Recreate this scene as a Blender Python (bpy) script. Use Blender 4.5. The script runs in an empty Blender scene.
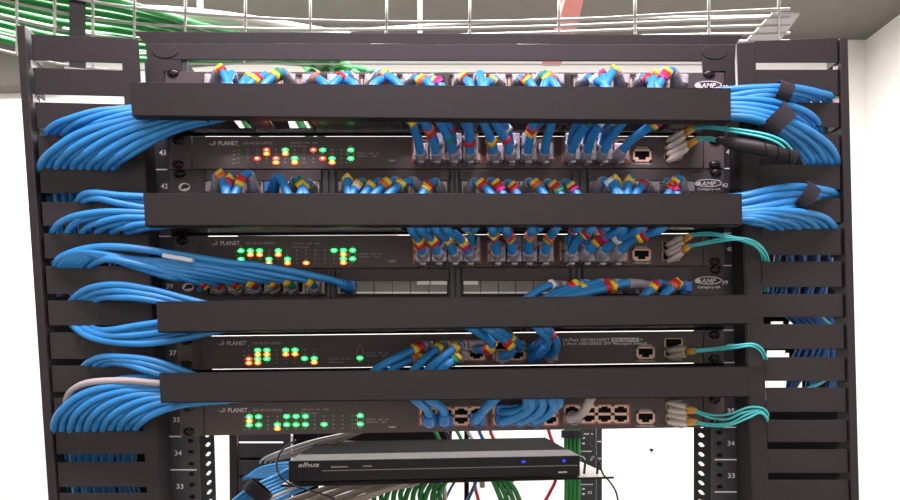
import bpy, bmesh, math, random
from mathutils import Vector, Matrix
random.seed(7)
SC = bpy.context.scene
COL = SC.collection
VX, VY, F, D = 425.0, 372.0, 900.0, 1.2     # principal point, focal length and distance from lens to the rack front
ORD = ['first','second','third','fourth','fifth','sixth','seventh','eighth','ninth','tenth','eleventh','twelfth','thirteenth','fourteenth']

def W(px, py, Y):
    s = (Y + D) / F
    return Vector(((px - VX) * s, Y, (VY - py) * s))

# ------------------------------------------------------------ materials
def srgb(c):
    return tuple(((v/255)/12.92 if v/255 <= .04045 else ((v/255+.055)/1.055)**2.4) for v in c)
MATS = {}
def mat(name, rgb, rough=.5, metal=0.0, noise=0.0, bump=0.0, scale=60, trans=0.0, emit=None, strength=0, spec=.5, coat=0):
    m = bpy.data.materials.new(name); m.use_nodes = True
    nt = m.node_tree; b = nt.nodes['Principled BSDF']
    c = srgb(rgb)
    b.inputs['Base Color'].default_value = (*c, 1)
    b.inputs['Roughness'].default_value = rough
    b.inputs['Metallic'].default_value = metal
    b.inputs['Specular IOR Level'].default_value = spec
    b.inputs['Transmission Weight'].default_value = trans
    b.inputs['Coat Weight'].default_value = coat
    if noise or bump:
        tc = nt.nodes.new('ShaderNodeTexCoord')
        n = nt.nodes.new('ShaderNodeTexNoise'); n.inputs['Scale'].default_value = scale; n.inputs['Detail'].default_value = 4
        nt.links.new(tc.outputs['Object'], n.inputs['Vector'])
        if noise:
            r = nt.nodes.new('ShaderNodeValToRGB')
            r.color_ramp.elements[0].position = .3; r.color_ramp.elements[1].position = .7
            r.color_ramp.elements[0].color = (*[max(0, v*(1-noise)) for v in c], 1)
            r.color_ramp.elements[1].color = (*[min(1, v*(1+noise)) for v in c], 1)
            nt.links.new(n.outputs['Fac'], r.inputs['Fac']); nt.links.new(r.outputs['Color'], b.inputs['Base Color'])
        if bump:
            bp = nt.nodes.new('ShaderNodeBump'); bp.inputs['Strength'].default_value = bump; bp.inputs['Distance'].default_value = .001
            nt.links.new(n.outputs['Fac'], bp.inputs['Height']); nt.links.new(bp.outputs['Normal'], b.inputs['Normal'])
    if emit:
        b.inputs['Emission Color'].default_value = (*srgb(emit), 1); b.inputs['Emission Strength'].default_value = strength
    MATS[name] = m
    return m
mat('black_coat', (41,36,36), .5, noise=.12, bump=.12, scale=350, spec=.3)
mat('cover_coat', (34,30,29), .5, noise=.08, bump=.10, scale=500, spec=.25)
mat('switch_coat', (88,79,77), .5, noise=.08, bump=.08, scale=600, spec=.3)
mat('post_coat', (47,47,50), .4, noise=.15, bump=.1, scale=300)
mat('panel_coat', (72,65,65), .5, noise=.1, bump=.1, scale=400, spec=.3)
mat('deep_black', (7,7,8), .7, spec=.15)
mat('screw_metal', (48,44,46), .25, metal=.6)
mat('blue_jacket', (44,133,196), .42, noise=.06, scale=90)
mat('blue_boot', (38,114,184), .42, noise=.05, scale=90)
mat('dark_shaded_blue_jacket', (28,80,140), .45)  # darker copy of blue_jacket with the shade inside the manager painted in
mat('clear_plug', (206,200,206), .2, trans=.35, noise=.3, scale=260)
mat('grey_boot', (160,156,164), .3, trans=.2, noise=.2, scale=160)
mat('gold', (190,140,60), .3, metal=.8)
mat('band_yellow', (246,202,60), .5)
mat('band_red', (205,40,48), .5)
mat('band_orange', (226,110,60), .5)
mat('band_white', (240,240,240), .5)
mat('band_green', (30,130,90), .5)
mat('band_magenta', (190,40,120), .5)
mat('port_copper', (238,198,174), .45, metal=.1)
mat('port_rust', (176,98,76), .5, metal=.1)
mat('aqua', (74,196,196), .4)
mat('lc_body', (228,218,206), .35)
mat('lc_boot', (236,172,74), .45)
mat('sfp_gold', (168,146,92), .35, metal=.6)
mat('print_white', (226,222,222), .6)
mat('print_grey', (236,230,228), .6)
mat('print_dim', (176,164,162), .6)
mat('led_off', (150,160,150), .3)
mat('led_green', (20,200,100), .3, emit=(14,255,84), strength=4.2)
mat('led_orange', (255,150,50), .3, emit=(255,92,18), strength=4.5)
mat('led_red', (255,80,50), .3, emit=(255,44,26), strength=4.5)
mat('core_green', (220,255,235), .3, emit=(170,255,214), strength=3)
mat('core_warm', (255,240,200), .3, emit=(255,232,170), strength=3)
mat('core_blue', (180,200,255), .3, emit=(120,150,255), strength=2)
mat('floor_gloss', (34,31,31), .2, noise=.08, bump=.05, scale=500, spec=.9)
mat('led_blue', (60,90,255), .3, emit=(20,36,255), strength=4)
mat('jack_grey', (120,114,106), .5, noise=.08)
mat('jack_highlight', (225,226,215), .4)  # pale colour painting the highlights on the empty jacks
mat('jack_frame', (172,156,142), .5)
mat('velcro', (34,31,38), .9, noise=.2, bump=.5, scale=400)
mat('beige_jacket', (150,140,130), .5)
mat('white_jacket', (176,174,168), .5)
mat('grey_jacket', (178,168,164), .45)
mat('green_jacket', (24,122,52), .5)
mat('hazy_green_jacket', (84,150,94), .55)  # paler copy of green_jacket, haze painted into the colour
mat('red_jacket', (190,32,40), .4)
mat('black_jacket', (22,22,24), .45)
mat('wire_white', (158,155,152), .5)
mat('duct_salmon', (190,104,96), .6, noise=.05)
mat('nvr_front', (12,13,16), .35, spec=.3)
mat('nvr_top', (9,9,8), .9, noise=.1, scale=40, spec=.05)
mat('nvr_band', (74,70,68), .6, noise=.25, scale=60, spec=.2)
mat('shelf_grey', (176,168,162), .4, noise=.06)
mat('label_paper', (214,222,232), .6)
mat('wall_paint', (240,238,234), .8, noise=.01, bump=.1, scale=25)
mat('ceiling_paint', (110,105,99), .9, noise=.05, bump=.1, scale=14)
mat('floor_tile', (150,146,140), .5, noise=.05, scale=8)
mat('lamp_face', (255,255,255), .5, emit=(255,252,248), strength=1.2)

# ------------------------------------------------------------ mesh builder
def empty(name, loc, label=None, cat=None, group=None):
    o = bpy.data.objects.new(name, None); COL.objects.link(o)
    o.location = loc; o.empty_display_size = .02
    if label: o['label'] = label
    if cat: o['category'] = cat
    if group: o['group'] = group
    return o
def wloc(o):
    v = Vector(o.location)
    while o.parent: o = o.parent; v += Vector(o.location)
    return v
class MB:
    def __init__(s): s.bm = bmesh.new()
    def prism(s, poly, Yf, Yb):
        """outline given at the depth Yf (front face), extruded straight back to Yb"""
        a = [s.bm.verts.new(W(x, y, Yf)) for x, y in poly]
        b = [s.bm.verts.new((v.co.x, Yb, v.co.z)) for v in a]
        n = len(a)
        s.bm.faces.new(a); s.bm.faces.new(b[::-1])
        for i in range(n): s.bm.faces.new((a[i], b[i], b[(i+1) % n], a[(i+1) % n]))
        return s
    def rect(s, x0, y0, x1, y1, Yf, Yb): return s.prism([(x0,y0),(x1,y0),(x1,y1),(x0,y1)], Yf, Yb)
    def hexa(s, f, b):
        a = [s.bm.verts.new(p) for p in f]; c = [s.bm.verts.new(p) for p in b]
        n = len(a); s.bm.faces.new(a); s.bm.faces.new(c[::-1])
        for i in range(n): s.bm.faces.new((a[i], c[i], c[(i+1) % n], a[(i+1) % n]))
        return s
    def box(s, c, d):
        x, y, z = c; dx, dy, dz = d[0]/2, d[1]/2, d[2]/2
        f = [(x-dx,y-dy,z-dz),(x+dx,y-dy,z-dz),(x+dx,y-dy,z+dz),(x-dx,y-dy,z+dz)]
        return s.hexa(f, [(a, y+dy, b) for a, _, b in f])
    def tube(s, pts, r, n=8, flat=1.0, cap=True):
        pts = [Vector(p) for p in pts]; rings = []
        up = Vector((0,0,1)); t0 = (pts[1]-pts[0]).normalized()
        if abs(t0.dot(up)) > .9: up = Vector((0,1,0))
        nrm = (up - t0*up.dot(t0)).normalized()
        for i, p in enumerate(pts):
            t = (pts[min(i+1, len(pts)-1)] - pts[max(i-1, 0)])
            if t.length < 1e-9: t = t0
            t.normalize()
            nrm = nrm - t*nrm.dot(t)
            if nrm.length < 1e-6: nrm = t.orthogonal()
            nrm.normalize(); bi = t.cross(nrm)
            rr = r[i] if isinstance(r, (list, tuple)) else r
            rings.append([s.bm.verts.new(p + nrm*math.cos(2*math.pi*k/n)*rr + bi*math.sin(2*math.pi*k/n)*rr*flat) for k in range(n)])
        for a, b in zip(rings, rings[1:]):
            for k in range(n):
                f = s.bm.faces.new((a[k], b[k], b[(k+1) % n], a[(k+1) % n])); f.smooth = True
        if cap: s.bm.faces.new(rings[0]); s.bm.faces.new(rings[-1][::-1])
        return s
    def disc(s, px, py, rx, ry, Yf, Yb, n=16):
        return s.prism([(px+rx*math.cos(2*math.pi*k/n), py+ry*math.sin(2*math.pi*k/n)) for k in range(n)], Yf, Yb)
    def dome(s, c, rx, rz, h, n=12):
        rings = []
        for j in range(3):
            a = j/3*math.pi/2
            rings.append([s.bm.verts.new((c[0]+rx*math.cos(a)*math.cos(2*math.pi*k/n), c[1]-h*math.sin(a), c[2]+rz*math.cos(a)*math.sin(2*math.pi*k/n))) for k in range(n)])
        t = s.bm.verts.new((c[0], c[1]-h, c[2]))
        for a, b in zip(rings, rings[1:]):
            for k in range(n): s.bm.faces.new((a[k], a[(k+1) % n], b[(k+1) % n], b[k])).smooth = True
        for k in range(n): s.bm.faces.new((rings[-1][k], rings[-1][(k+1) % n], t)).smooth = True
        return s
    def text(s, txt, px, py, w, h, Y, shear=0, slope=0.0):
        """lettering w by h pixels with its lower left corner at px, py"""
        cu = bpy.data.curves.new('t', 'FONT'); cu.body = txt; cu.shear = shear; cu.resolution_u = 2; cu.offset = .012
        o = bpy.data.objects.new('t', cu); COL.objects.link(o)
        bpy.context.view_layer.update()
        me = o.to_mesh()
        xs = [v.co.x for v in me.vertices]; ys = [v.co.y for v in me.vertices]
        if xs:
            x0, x1, y0, y1 = min(xs), max(xs), min(ys), max(ys)
            vs = []
            for v in me.vertices:
                u = (v.co.x-x0)/(x1-x0)*w
                vs.append(s.bm.verts.new(W(px+u, py - (v.co.y-y0)/max(1e-6, y1-y0)*h + slope*u, Y)))
            for p in me.polygons:
                try: s.bm.faces.new([vs[i] for i in p.vertices])
                except ValueError: pass
        o.to_mesh_clear(); COL.objects.unlink(o); bpy.data.objects.remove(o); bpy.data.curves.remove(cu)
        return s
    def build(s, name, m, parent=None, bevel=0, label=None):
        bmesh.ops.recalc_face_normals(s.bm, faces=s.bm.faces)
        off = wloc(parent) if parent else None
        if off is None:
            lo = [min(v.co[i] for v in s.bm.verts) for i in range(3)]; hi = [max(v.co[i] for v in s.bm.verts) for i in range(3)]
            loc = Vector(((lo[0]+hi[0])/2, (lo[1]+hi[1])/2, lo[2])); off = loc
        else: loc = Vector((0,0,0))
        for v in s.bm.verts: v.co -= off
        me = bpy.data.meshes.new(name); s.bm.to_mesh(me); s.bm.free()
        me.materials.append(MATS[m])
        o = bpy.data.objects.new(name, me); COL.objects.link(o); o.location = loc
        if parent: o.parent = parent
        if label: o['label'] = label
        if bevel:
            b = o.modifiers.new('bevel', 'BEVEL'); b.width = bevel; b.segments = 2; b.limit_method = 'ANGLE'
        return o
def tag(o, label, cat, group=None):
    o['label'] = label; o['category'] = cat
    if group: o['group'] = group
    return o
def structure(o): o['kind'] = 'structure'; return o

def spline(P, k=6):
    P = [Vector(p) for p in P]; out = []
    Q = [P[0]*2-P[1]] + P + [P[-1]*2-P[-2]]
    for i in range(1, len(Q)-2):
        a, b, c, d = Q[i-1:i+3]
        for j in range(k):
            t = j/k
            out.append(.5*((2*b)+(c-a)*t+(2*a-5*b+4*c-d)*t*t+(3*b-a-3*c+d)*t**3))
    out.append(P[-1]); return out
def path(pts, k=6): return spline([W(*p) for p in pts], k)
def arclen(P):
    L = [0]
    for a, b in zip(P, P[1:]): L.append(L[-1]+(b-a).length)
    return L
def sub(P, a, b):
    """the stretch of a polyline between two fractions of its length"""
    L = arclen(P); T = L[-1]; a *= T; b *= T; out = []
    def at(s):
        for i in range(len(L)-1):
            if L[i+1] >= s: return P[i].lerp(P[i+1], (s-L[i])/max(1e-9, L[i+1]-L[i]))
        return P[-1]
    out.append(at(a)); out += [p for p, l in zip(P, L) if a < l < b]; out.append(at(b))
    return out
def nearfrac(P, px, py):
    L = arclen(P); best = 0; bd = 1e9
    for p, l in zip(P, L):
        s = (p.y+D)/F; x = p.x/s+VX; y = VY-p.z/s
        d = (x-px)**2+(y-py)**2
        if d < bd: bd = d; best = l/L[-1]
    return best
BC = {'Y':'band_yellow','R':'band_red','O':'band_orange','W':'band_white','G':'band_green','M':'band_magenta'}
CN = {'Y':'yellow','R':'red','O':'orange','W':'white','G':'green','M':'magenta'}
def bands(P, root, r, spec):
    """spec: list of (fraction, colours); each colour a clip-on marker ring"""
    L = arclen(P)[-1]
    for f, cols in spec:
        for i, c in enumerate(cols):
            w = .0072/L; a = f + i*w*1.05
            if a + w > .97 or a < 0: continue
            q = sub(P, a, a+w)
            MB().tube(q, r*1.5, 4, flat=.92).build('marker_ring', BC[c], root, label=CN[c]+' marker ring')

# ------------------------------------------------------------ the room
def room():
    CZ, BY, RX, LX, FY, FZ = 1.1, 1.78, 1.46, -2.3, -2.6, -1.5
    structure(MB().box(((RX+LX)/2, BY+.05, (CZ+FZ)/2), (RX-LX, .1, CZ-FZ)).build('wall_back', 'wall_paint'))
    structure(MB().box((RX+.05, (BY+FY)/2, (CZ+FZ)/2), (.1, BY-FY, CZ-FZ)).build('wall_right', 'wall_paint'))
    structure(MB().box((LX-.05, (BY+FY)/2, (CZ+FZ)/2), (.1, BY-FY, CZ-FZ)).build('wall_left', 'wall_paint'))
    structure(MB().box(((RX+LX)/2, FY-.05, (CZ+FZ)/2), (RX-LX, .1, CZ-FZ)).build('wall_front', 'wall_paint'))
    structure(MB().box(((RX+LX)/2, (BY+FY)/2, CZ+.05), (RX-LX, BY-FY, .1)).build('ceiling', 'ceiling_paint'))
    structure(MB().box(((RX+LX)/2, (BY+FY)/2, FZ-.05), (RX-LX, BY-FY, .1)).build('floor', 'floor_tile'))
    structure(MB().prism([(-260,20),(56,20),(52,84),(-260,90)], 1.69, 1.775).build('trim_1', 'ceiling_paint'))
    sp = MB().disc(652, 450, 1.6, 1.3, 1.768, 1.779, 10).build('wall_plug', 'deep_black')
    tag(sp, 'small dark hole plug in the white wall right of the rear post', 'plug')
room()

# ------------------------------------------------------------ unit rows
def rowy(x, n):
    t = (x-190)/515.0
    return (136+33.35*n)*(1-t) + (136+32.4*n)*t
def xl(y): return 169+.040*(y-150)
def xb(y): return 192+.046*(y-150)
def screw(root, px, py, Y=-.001, s=1.0):
    o = MB().dome(W(px, py, Y), .0085*s, .0058*s, .004).build('screw', 'screw_metal', root)
    m = MB(); c = W(px, py, Y-.0041)
    m.box(c, (.009*s, .0006, .0012)); m.box(c, (.0014, .0006, .006*s)); m.build('screw_slot', 'black_coat', o)
    return o
def post(name, side, label):
    """front post: flange with ticks and unit numbers, a side flange with oval holes"""
    if side == 'L':
        fx = lambda y: (149+.053*(y-150)); gx = lambda y: 199+.0*(y-450) - (450-y)*.03
    else:
        fx = lambda y: 712+.0*(y); gx = lambda y: 736+(y-150)*.02
    root = MB()
    root.prism([(fx(60),60),(gx(60),60),(gx(620),620),(fx(620),620)], .003, .006)
    o = root.build('post', 'post_coat', RACK, bevel=.0006, label=label)
    # side flange going back with a column of oval holes
    m = MB()
    xx = gx(470)-.5 if side == 'L' else fx(470)+.5
    X0 = lambda z: None
    ys = [428+9.9*i for i in range(19)]
    def V(y, Y):
        a = gx(y) if side == 'L' else fx(y)
        p = W(a, y, .003); return Vector((p.x, Y, p.z))
    dep = .092 if side == 'L' else .085
    hc, hw, hh = dep*.62, dep*.19, .0026
    zs = [62] + [y for y in ys]
    t = .0018*(-1 if side == 'L' else 1)
    def strip(ya, yb, Ya, Yb):
        f = [V(ya,Ya), V(ya,Yb), V(yb,Yb), V(yb,Ya)]
        m.hexa(f, [p+Vector((t,0,0)) for p in f])
    strip(62, 424, .006, dep)
    strip(424, 620, .006, hc-hw); strip(424, 620, hc+hw, dep)
    cuts = [424]
    for y in ys: cuts += [y-2.3, y+2.3]
    cuts.append(620)
    for a, b in zip(cuts[::2], cuts[1::2]): strip(a, b, hc-hw, hc+hw)
    for y in ys:
        for sy in (-1, 1):
            for sd in (-1, 1):
                e = hc+sd*hw
                f = [V(y+sy*2.3, e), V(y+sy*2.3, e-sd*hw*.7), V(y+sy*.6, e)]
                m.hexa(f, [p+Vector((t,0,0)) for p in f])
    m.build('side_flange', 'deep_black', o)
    # screw holes as metal discs, shade painted by an offset black disc
    hx = (lambda y: 191+(y-450)*.03) if side == 'L' else (lambda y: 719.5+(y-450)*.012)
    for i in range(6):
        for y0 in ((441,452,464,474,485,497) if side == 'L' else (432.5,443.5,455.5,464.5,475.5,487,496.5))[i:i+1]:
            e = MB().disc(hx(y0), y0, 3.2, 2.4, .0024, .0031, 14).build('screw_hole', 'screw_metal', o)
            MB().disc(hx(y0)-.3, y0-.3, 2.4, 1.8, .0018, .0023, 14).build('hole_shadow', 'deep_black', e)
    for n in range(-2, 12):
        num = str(43-n)
        if side == 'L': bx = 159.8+.052*(rowy(160, n)-150); tx0, tx1 = bx-5, (bx+22 if n > 8 else bx+8)
        else: bx = 726+.006*(rowy(730, n)-150); tx0, tx1 = (bx-13 if n > 8 else bx-4), bx+9
        if side == 'R' and n in (-2, -1, 1, 4): continue
        yc = rowy(bx, n+.5)
        MB().text(num, bx, yc+2.4, 7, 5.0, .0022).build('unit_number', 'print_white', o, label='white unit number '+num)
        y = rowy(bx, n+1)
        MB().rect(tx0, y-.5, tx1, y+.6, .0022, .0029).build('tick_mark', 'print_grey', o)
    return o

RACK = empty('equipment_rack', W(430, 900, .2), 'black two-post-wide equipment rack frame with numbered posts and a sloping header', 'rack')
PL = post('post', 'L', 'left front post')
PR = post('post', 'R', 'right front post')
# header: upper lip flares toward the room, with bolted corner plates
m = MB()
a = [W(134,31.5,-.001), W(743,35,-.001), W(736,44.5,0), W(145,43,0)]
m.hexa(a, [p+Vector((0,.003,.001)) for p in a])
m.prism([(145,43),(736,44.5),(735,61),(147,59.5)], 0, .004)
m.prism([(147,59),(181,60),(181,71.2),(163.5,71.2),(163.5,84),(148,84)], .0, .004)
m.prism([(702,60),(735,61),(736,88),(725.5,88),(725.5,71.2),(703,71.2)], .0, .004)
hd = m.build('header', 'black_coat', RACK, bevel=.0006)
for x, y in ((165,51),(715,52)):
    e = MB().disc(x, y, 13, 7, -.0012, 0, 24).build('header_bolt', 'black_coat', hd, bevel=.0005)
for x, y in ((173,73),(709,74)): screw(hd, x, y, 0)
MB().prism([(165,63),(720,64),(720,65),(165,64)], .75, .754).build('rear_header', 'wire_white', RACK)

# ------------------------------------------------------------ switches
def rj_port(root, x0, y0, x1, y1, Y, latch_down=True, name='port'):
    """one open port: metal rim, dark cavity with a stepped latch notch"""
    w = x1-x0; h = y1-y0
    m = MB(); fr = .11
    m.rect(x0, y0, x0+w*fr, y1, Y-.0012, Y); m.rect(x1-w*fr, y0, x1, y1, Y-.0012, Y)
    m.rect(x0, y0, x1, y0+h*.16, Y-.0012, Y); m.rect(x0, y1-h*.14, x1, y1, Y-.0012, Y)
    if latch_down:
        m.rect(x0+w*fr, y1-h*.34, x0+w*.3, y1-h*.14, Y-.0012, Y); m.rect(x1-w*.3, y1-h*.34, x1-w*fr, y1-h*.14, Y-.0012, Y)
    else:
        m.rect(x0+w*fr, y0+h*.16, x0+w*.3, y0+h*.34, Y-.0012, Y); m.rect(x1-w*.3, y0+h*.16, x1-w*fr, y0+h*.34, Y-.0012, Y)
    o = m.build(name, 'port_copper', root)
    MB().rect(x0+.5, y0+.5, x1-.5, y1-.5, Y-.0003, Y).build('cavity', 'deep_black', o)
    return o
GREEN, ORANGE, RED = 'led_green', 'led_orange', 'led_red'
LEDMESH = {}
def led(root, px, py, Y, kind):
    big = kind != 'led_off'
    key = (kind,)
    if key not in LEDMESH:
        b = MB().dome((0,0,0), .0044 if big else .0012, .0027 if big else .0009, .0016 if big else .0006)
        me = bpy.data.meshes.new('led'); bmesh.ops.recalc_face_normals(b.bm, faces=b.bm.faces); b.bm.to_mesh(me); b.bm.free()
        me.materials.append(MATS[kind]); LEDMESH[key] = me
        if big:     # paler emissive dome paints the glare, the wide outer one its halo
            b = bmesh.new(); b.from_mesh(me); n0 = len(b.faces)
            c = MB(); c.bm.free(); c.bm = b; c.dome((0,-.0009,0), .0022, .0013, .0012, 10)
            b.faces.ensure_lookup_table()
            for f_ in b.faces[n0:]: f_.material_index = 1
            bmesh.ops.recalc_face_normals(b, faces=b.faces); b.to_mesh(me); b.free()
            me.materials.append(MATS['core_green' if kind == 'led_green' else 'core_warm'])
    o = bpy.data.objects.new('led', LEDMESH[key]); COL.objects.link(o); o.parent = root
    o.location = W(px, py, Y) - wloc(root)
    if big: o['label'] = {'led_green':'lit green led','led_orange':'lit orange led','led_red':'lit red led','led_blue':'lit blue led'}[kind]
    return o
def network_switch(n, label, cols, rows, lit, lastcol, model, logo, ports, console, sfp, status, gap_top=.45, gap_bot=.3):
    yt = lambda x: rowy(x, n)+gap_top
    yb = lambda x: rowy(x, n+1)-gap_bot
    ym = rowy(190, n+.5)
    root = empty('network_switch', W(VX, yb(VX), 0), label, 'switch')
    L, R = xb(ym), 703
    m = MB(); m.prism([(L,yt(L)),(R,yt(R)),(R,yb(R)),(L,yb(L))], -.004, .012); f = m.build('faceplate', 'switch_coat', root, bevel=.0008)
    MB().prism([(L+11,yt(L)+1.5),(R-9,yt(R)+1.5),(R-9,yb(R)-1),(L+11,yb(L)-1)], .012, .26).build('chassis', 'switch_coat', root)
    l0 = xl(ym)
    e = MB().prism([(l0,yt(l0)),(L-.8,yt(L)),(L-.8,yb(L)),(l0,yb(l0))], -.002, .002).build('mounting_ear', 'switch_coat', root, bevel=.0005)
    e2 = MB().prism([(R+.8,yt(R)),(724.3,yt(724)),(724.3,yb(724)),(R+.8,yb(R))], -.002, .002).build('mounting_ear', 'switch_coat', root, bevel=.0005)
    for yy in (yt(178)+4, yb(178)-4.5): screw(e, l0+9, yy, -.002)
    for yy in (yt(715)+4, yb(715)-3.5): screw(e2, 715, yy, -.002)
    Y = -.0042
    lx, ly = logo
    m = MB(); m.disc(lx, ly-2, 3.6, 2.4, Y-.0002, Y, 14); m.build('logo_mark', 'print_dim', f)
    MB().disc(lx-1.2, ly-2.8, 2.4, 1.7, Y-.0005, Y-.0002, 12).build('logo_cutout', 'switch_coat', f)  # body-coloured disc that leaves a printed crescent
    MB().text('PLANET', lx+6, ly+.2, 19.5, 4.2, Y-.0002).build('printed_text', 'print_grey', f)
    MB().text(model, lx+31, ly-.6, 29, 2.6, Y-.0002).build('printed_text', 'print_dim', f)
    sl = lambda x: -(x-250)*(.0 if n == 0 else .004 if n < 4 else .009)
    for r in range(4):
        for c, x in enumerate(cols):
            led(f, x, rows[r]+sl(x), Y, lit.get((r, c), 'led_off'))
        MB().rect(cols[0]-6, rows[r]+.6, cols[0]-3, rows[r]+1.1, Y-.0002, Y).build('printed_line', 'print_dim', f)
    led(f, status[0], status[1], Y, 'led_off')
    if lastcol:
        x = lastcol
        m = MB(); pts = []
        for k in range(21):
            a = 2*math.pi*k/20
            pts.append(W(x+3*math.cos(a), rows[1]+.2+sl(x)+8.5*math.sin(a), Y-.0004))
        m.tube(pts, .0004, 5); m.build('led_outline', 'print_dim', f)
        for r in (0, 2): 
            if not (n == 6 and r == 0): led(f, x, rows[r]+sl(x), Y, GREEN)
        for r in range(4):
            if n != 6: led(f, x-4.6, rows[r]+sl(x), Y, 'led_off')
        ty = rows[1]+.5+sl(x)
        MB().text('LNK/ACT   1000   100', x+6, ty, 22, 1.8, Y-.0002).build('printed_text', 'print_dim', f)
        MB().text('LNK/ACT   1000', x+6, ty+2.6, 20, 1.5, Y-.0002).build('printed_text', 'print_dim', f)
    tx = cols[6 if len(cols) > 9 else 7]-4; ty = status[1]
    if n != 6:
        MB().text('LNK/ACT   PoE   1000', tx, ty-2.2, 27, 1.7, Y-.0002).build('printed_text', 'print_dim', f)
        MB().text('PoE In-Use', tx, ty+1.2, 16, 1.7, Y-.0002).build('printed_text', 'print_dim', f)
    else:
        MB().text('LNK/ACT  100  1000', 329, 359.5, 22, 1.7, Y-.0002).build('printed_text', 'print_dim', f)
        MB().text('PoE In-Use', 329, 363, 14, 1.7, Y-.0002).build('printed_text', 'print_dim', f)
    if n != 6: MB().text('RESET', 389, rows[3]-1, 7, 1.7, Y-.0002).build('printed_text', 'print_grey', f)
    for (a, b, y0, y1, nc) in ports:
        m = MB().rect(a-1.5, y0-1.2, b+1.5, y1+1.2, Y-.0005, Y+.001); pf = m.build('port_block', 'port_rust', f)
        w = (b-a)/nc; h = (y1-y0)/2
        for c in range(nc):
            rj_port(pf, a+c*w, y0, a+(c+1)*w, y0+h, Y-.0006, False)
            rj_port(pf, a+c*w, y0+h, a+(c+1)*w, y1, Y-.0006, True)
    cx, cy = console
    rj_port(f, cx-9, cy-6.5, cx+9.5, cy+6, Y, True, 'console_port')
    MB().text('Console', cx-6, cy-7.2, 12, 1.7, Y-.0002).build('printed_text', 'print_grey', f)
    MB().text('115200,N,8,1', cx-9, cy+9, 18, 1.7, Y-.0002).build('printed_text', 'print_grey', f)
    sx, sy0, sy1 = sfp
    for k in range(2):
        a = sy0+(sy1-sy0)*k/2; b = a+(sy1-sy0)/2-.4
        m = MB(); m.rect(sx, a, sx+1.3, b, Y-.001, Y); m.rect(sx+17, a, sx+18.3, b, Y-.001, Y); m.rect(sx, a, sx+18.3, a+1, Y-.001, Y); m.rect(sx, b-1, sx+18.3, b, Y-.001, Y)
        o = m.build('optical_port', 'sfp_gold', f)
        MB().rect(sx+1.3, a+1, sx+17, b-1, Y-.0003, Y).build('cavity', 'deep_black', o)
    return f

G, O_, R_ = GREEN, ORANGE, RED
c1 = [238.5+9.36*i for i in range(12)]
s1 = network_switch(0, 'topmost 24-port black network switch with red, orange and green lights, under the highest cable cover', c1, (150,153.8,158.5,162.5),
    {(0,3):R_,(0,5):G,(0,8):R_,(0,9):G,(1,3):O_,(1,5):O_,(2,2):R_,(2,4):R_,(2,6):G,(2,9):R_,(2,10):G,(3,4):O_,(3,6):O_,(3,10):O_},
    350.8, 'GS-4210-24P2S', (212.5,145), [(413,480,139,162,4),(487,553,139,162,4),(563,629,139,162,4)], (642,155.5), (664,141,161), (238.5,145.8))
c2 = [241+9.3*i for i in range(12)]
s2 = network_switch(3, 'second network switch from the top with mostly green lights above the half-empty patch panel', c2, (250.7,254.8,259.2,263.2),
    {(0,0):G,(0,1):G,(0,2):G,(0,4):G,(0,10):G,(0,11):G,(1,1):O_,(1,2):O_,(1,4):O_,(1,11):O_,(2,0):G,(2,3):G,(2,5):G,(2,11):G,(3,3):O_,(3,5):O_,(3,7):O_,(3,11):O_},
    352.7, 'GS-4210-24P2S', (214.5,245), [(414,480,242,262,4),(488,553,242,262,4),(560,627,242,261,4)], (641.5,255), (662,241,261), (240.8,246.5))
c3 = [248.9,257.7,266.9,276.7,285.7,295,304.5,314.2]
s3 = network_switch(6, '16-port network switch with printed description text, between the third and fourth cable covers', c3, (350.3,354.6,359,363),
    {(0,1):G,(0,2):G,(0,4):G,(0,5):G,(1,1):O_,(1,2):O_,(1,4):O_,(1,5):O_,(2,0):R_,(2,1):G,(2,2):G,(2,6):G,(2,7):G,(3,0):O_,(3,1):O_,(3,7):O_},
    360, 'GS-4210-16P2S', (221,345), [(418,485,341,360,4),(493,557,341,360,4)], (645.5,353), (664.5,338,359), (249,346.3), gap_bot=.25)
m = MB()
m.text('16-Port 10/100/1000T', 563, 341.5, 47, 3.4, -.0045); m.text('+', 640, 340.6, 3, 2.4, -.0045)
m.text('2-Port 100/1000X SFP Managed Switch', 563, 346, 84, 3.8, -.0045, slope=-.006)
m.build('description_text', 'print_grey', s3)
e = MB().rect(611.5, 337.8, 639, 341.8, -.0045, -.004).build('text_plate', 'print_grey', s3)
MB().text('802.3at PoE', 613, 341.1, 24.5, 2.6, -.0048).build('printed_text', 'switch_coat', e)
c4 = [249.3+9.35*i for i in range(12)]
s4 = network_switch(8, 'lowest 24-port network switch with open copper ports and nearly all green lights', c4, (416.7,420.8,425,429),
    {(0,0):G,(0,1):G,(0,4):G,(0,5):G,(0,6):G,(1,0):O_,(2,0):G,(2,1):G,(2,3):G,(2,4):G,(2,5):G,(2,6):G,(2,8):G,(3,3):O_},
    360.3, 'GS-4210-24P2S', (222,412), [(420,486,407,425,4),(493,558,406,425,4),(564,629,405,423,4)], (645.5,418), (665.5,403,423), (249.3,412.5))

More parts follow.
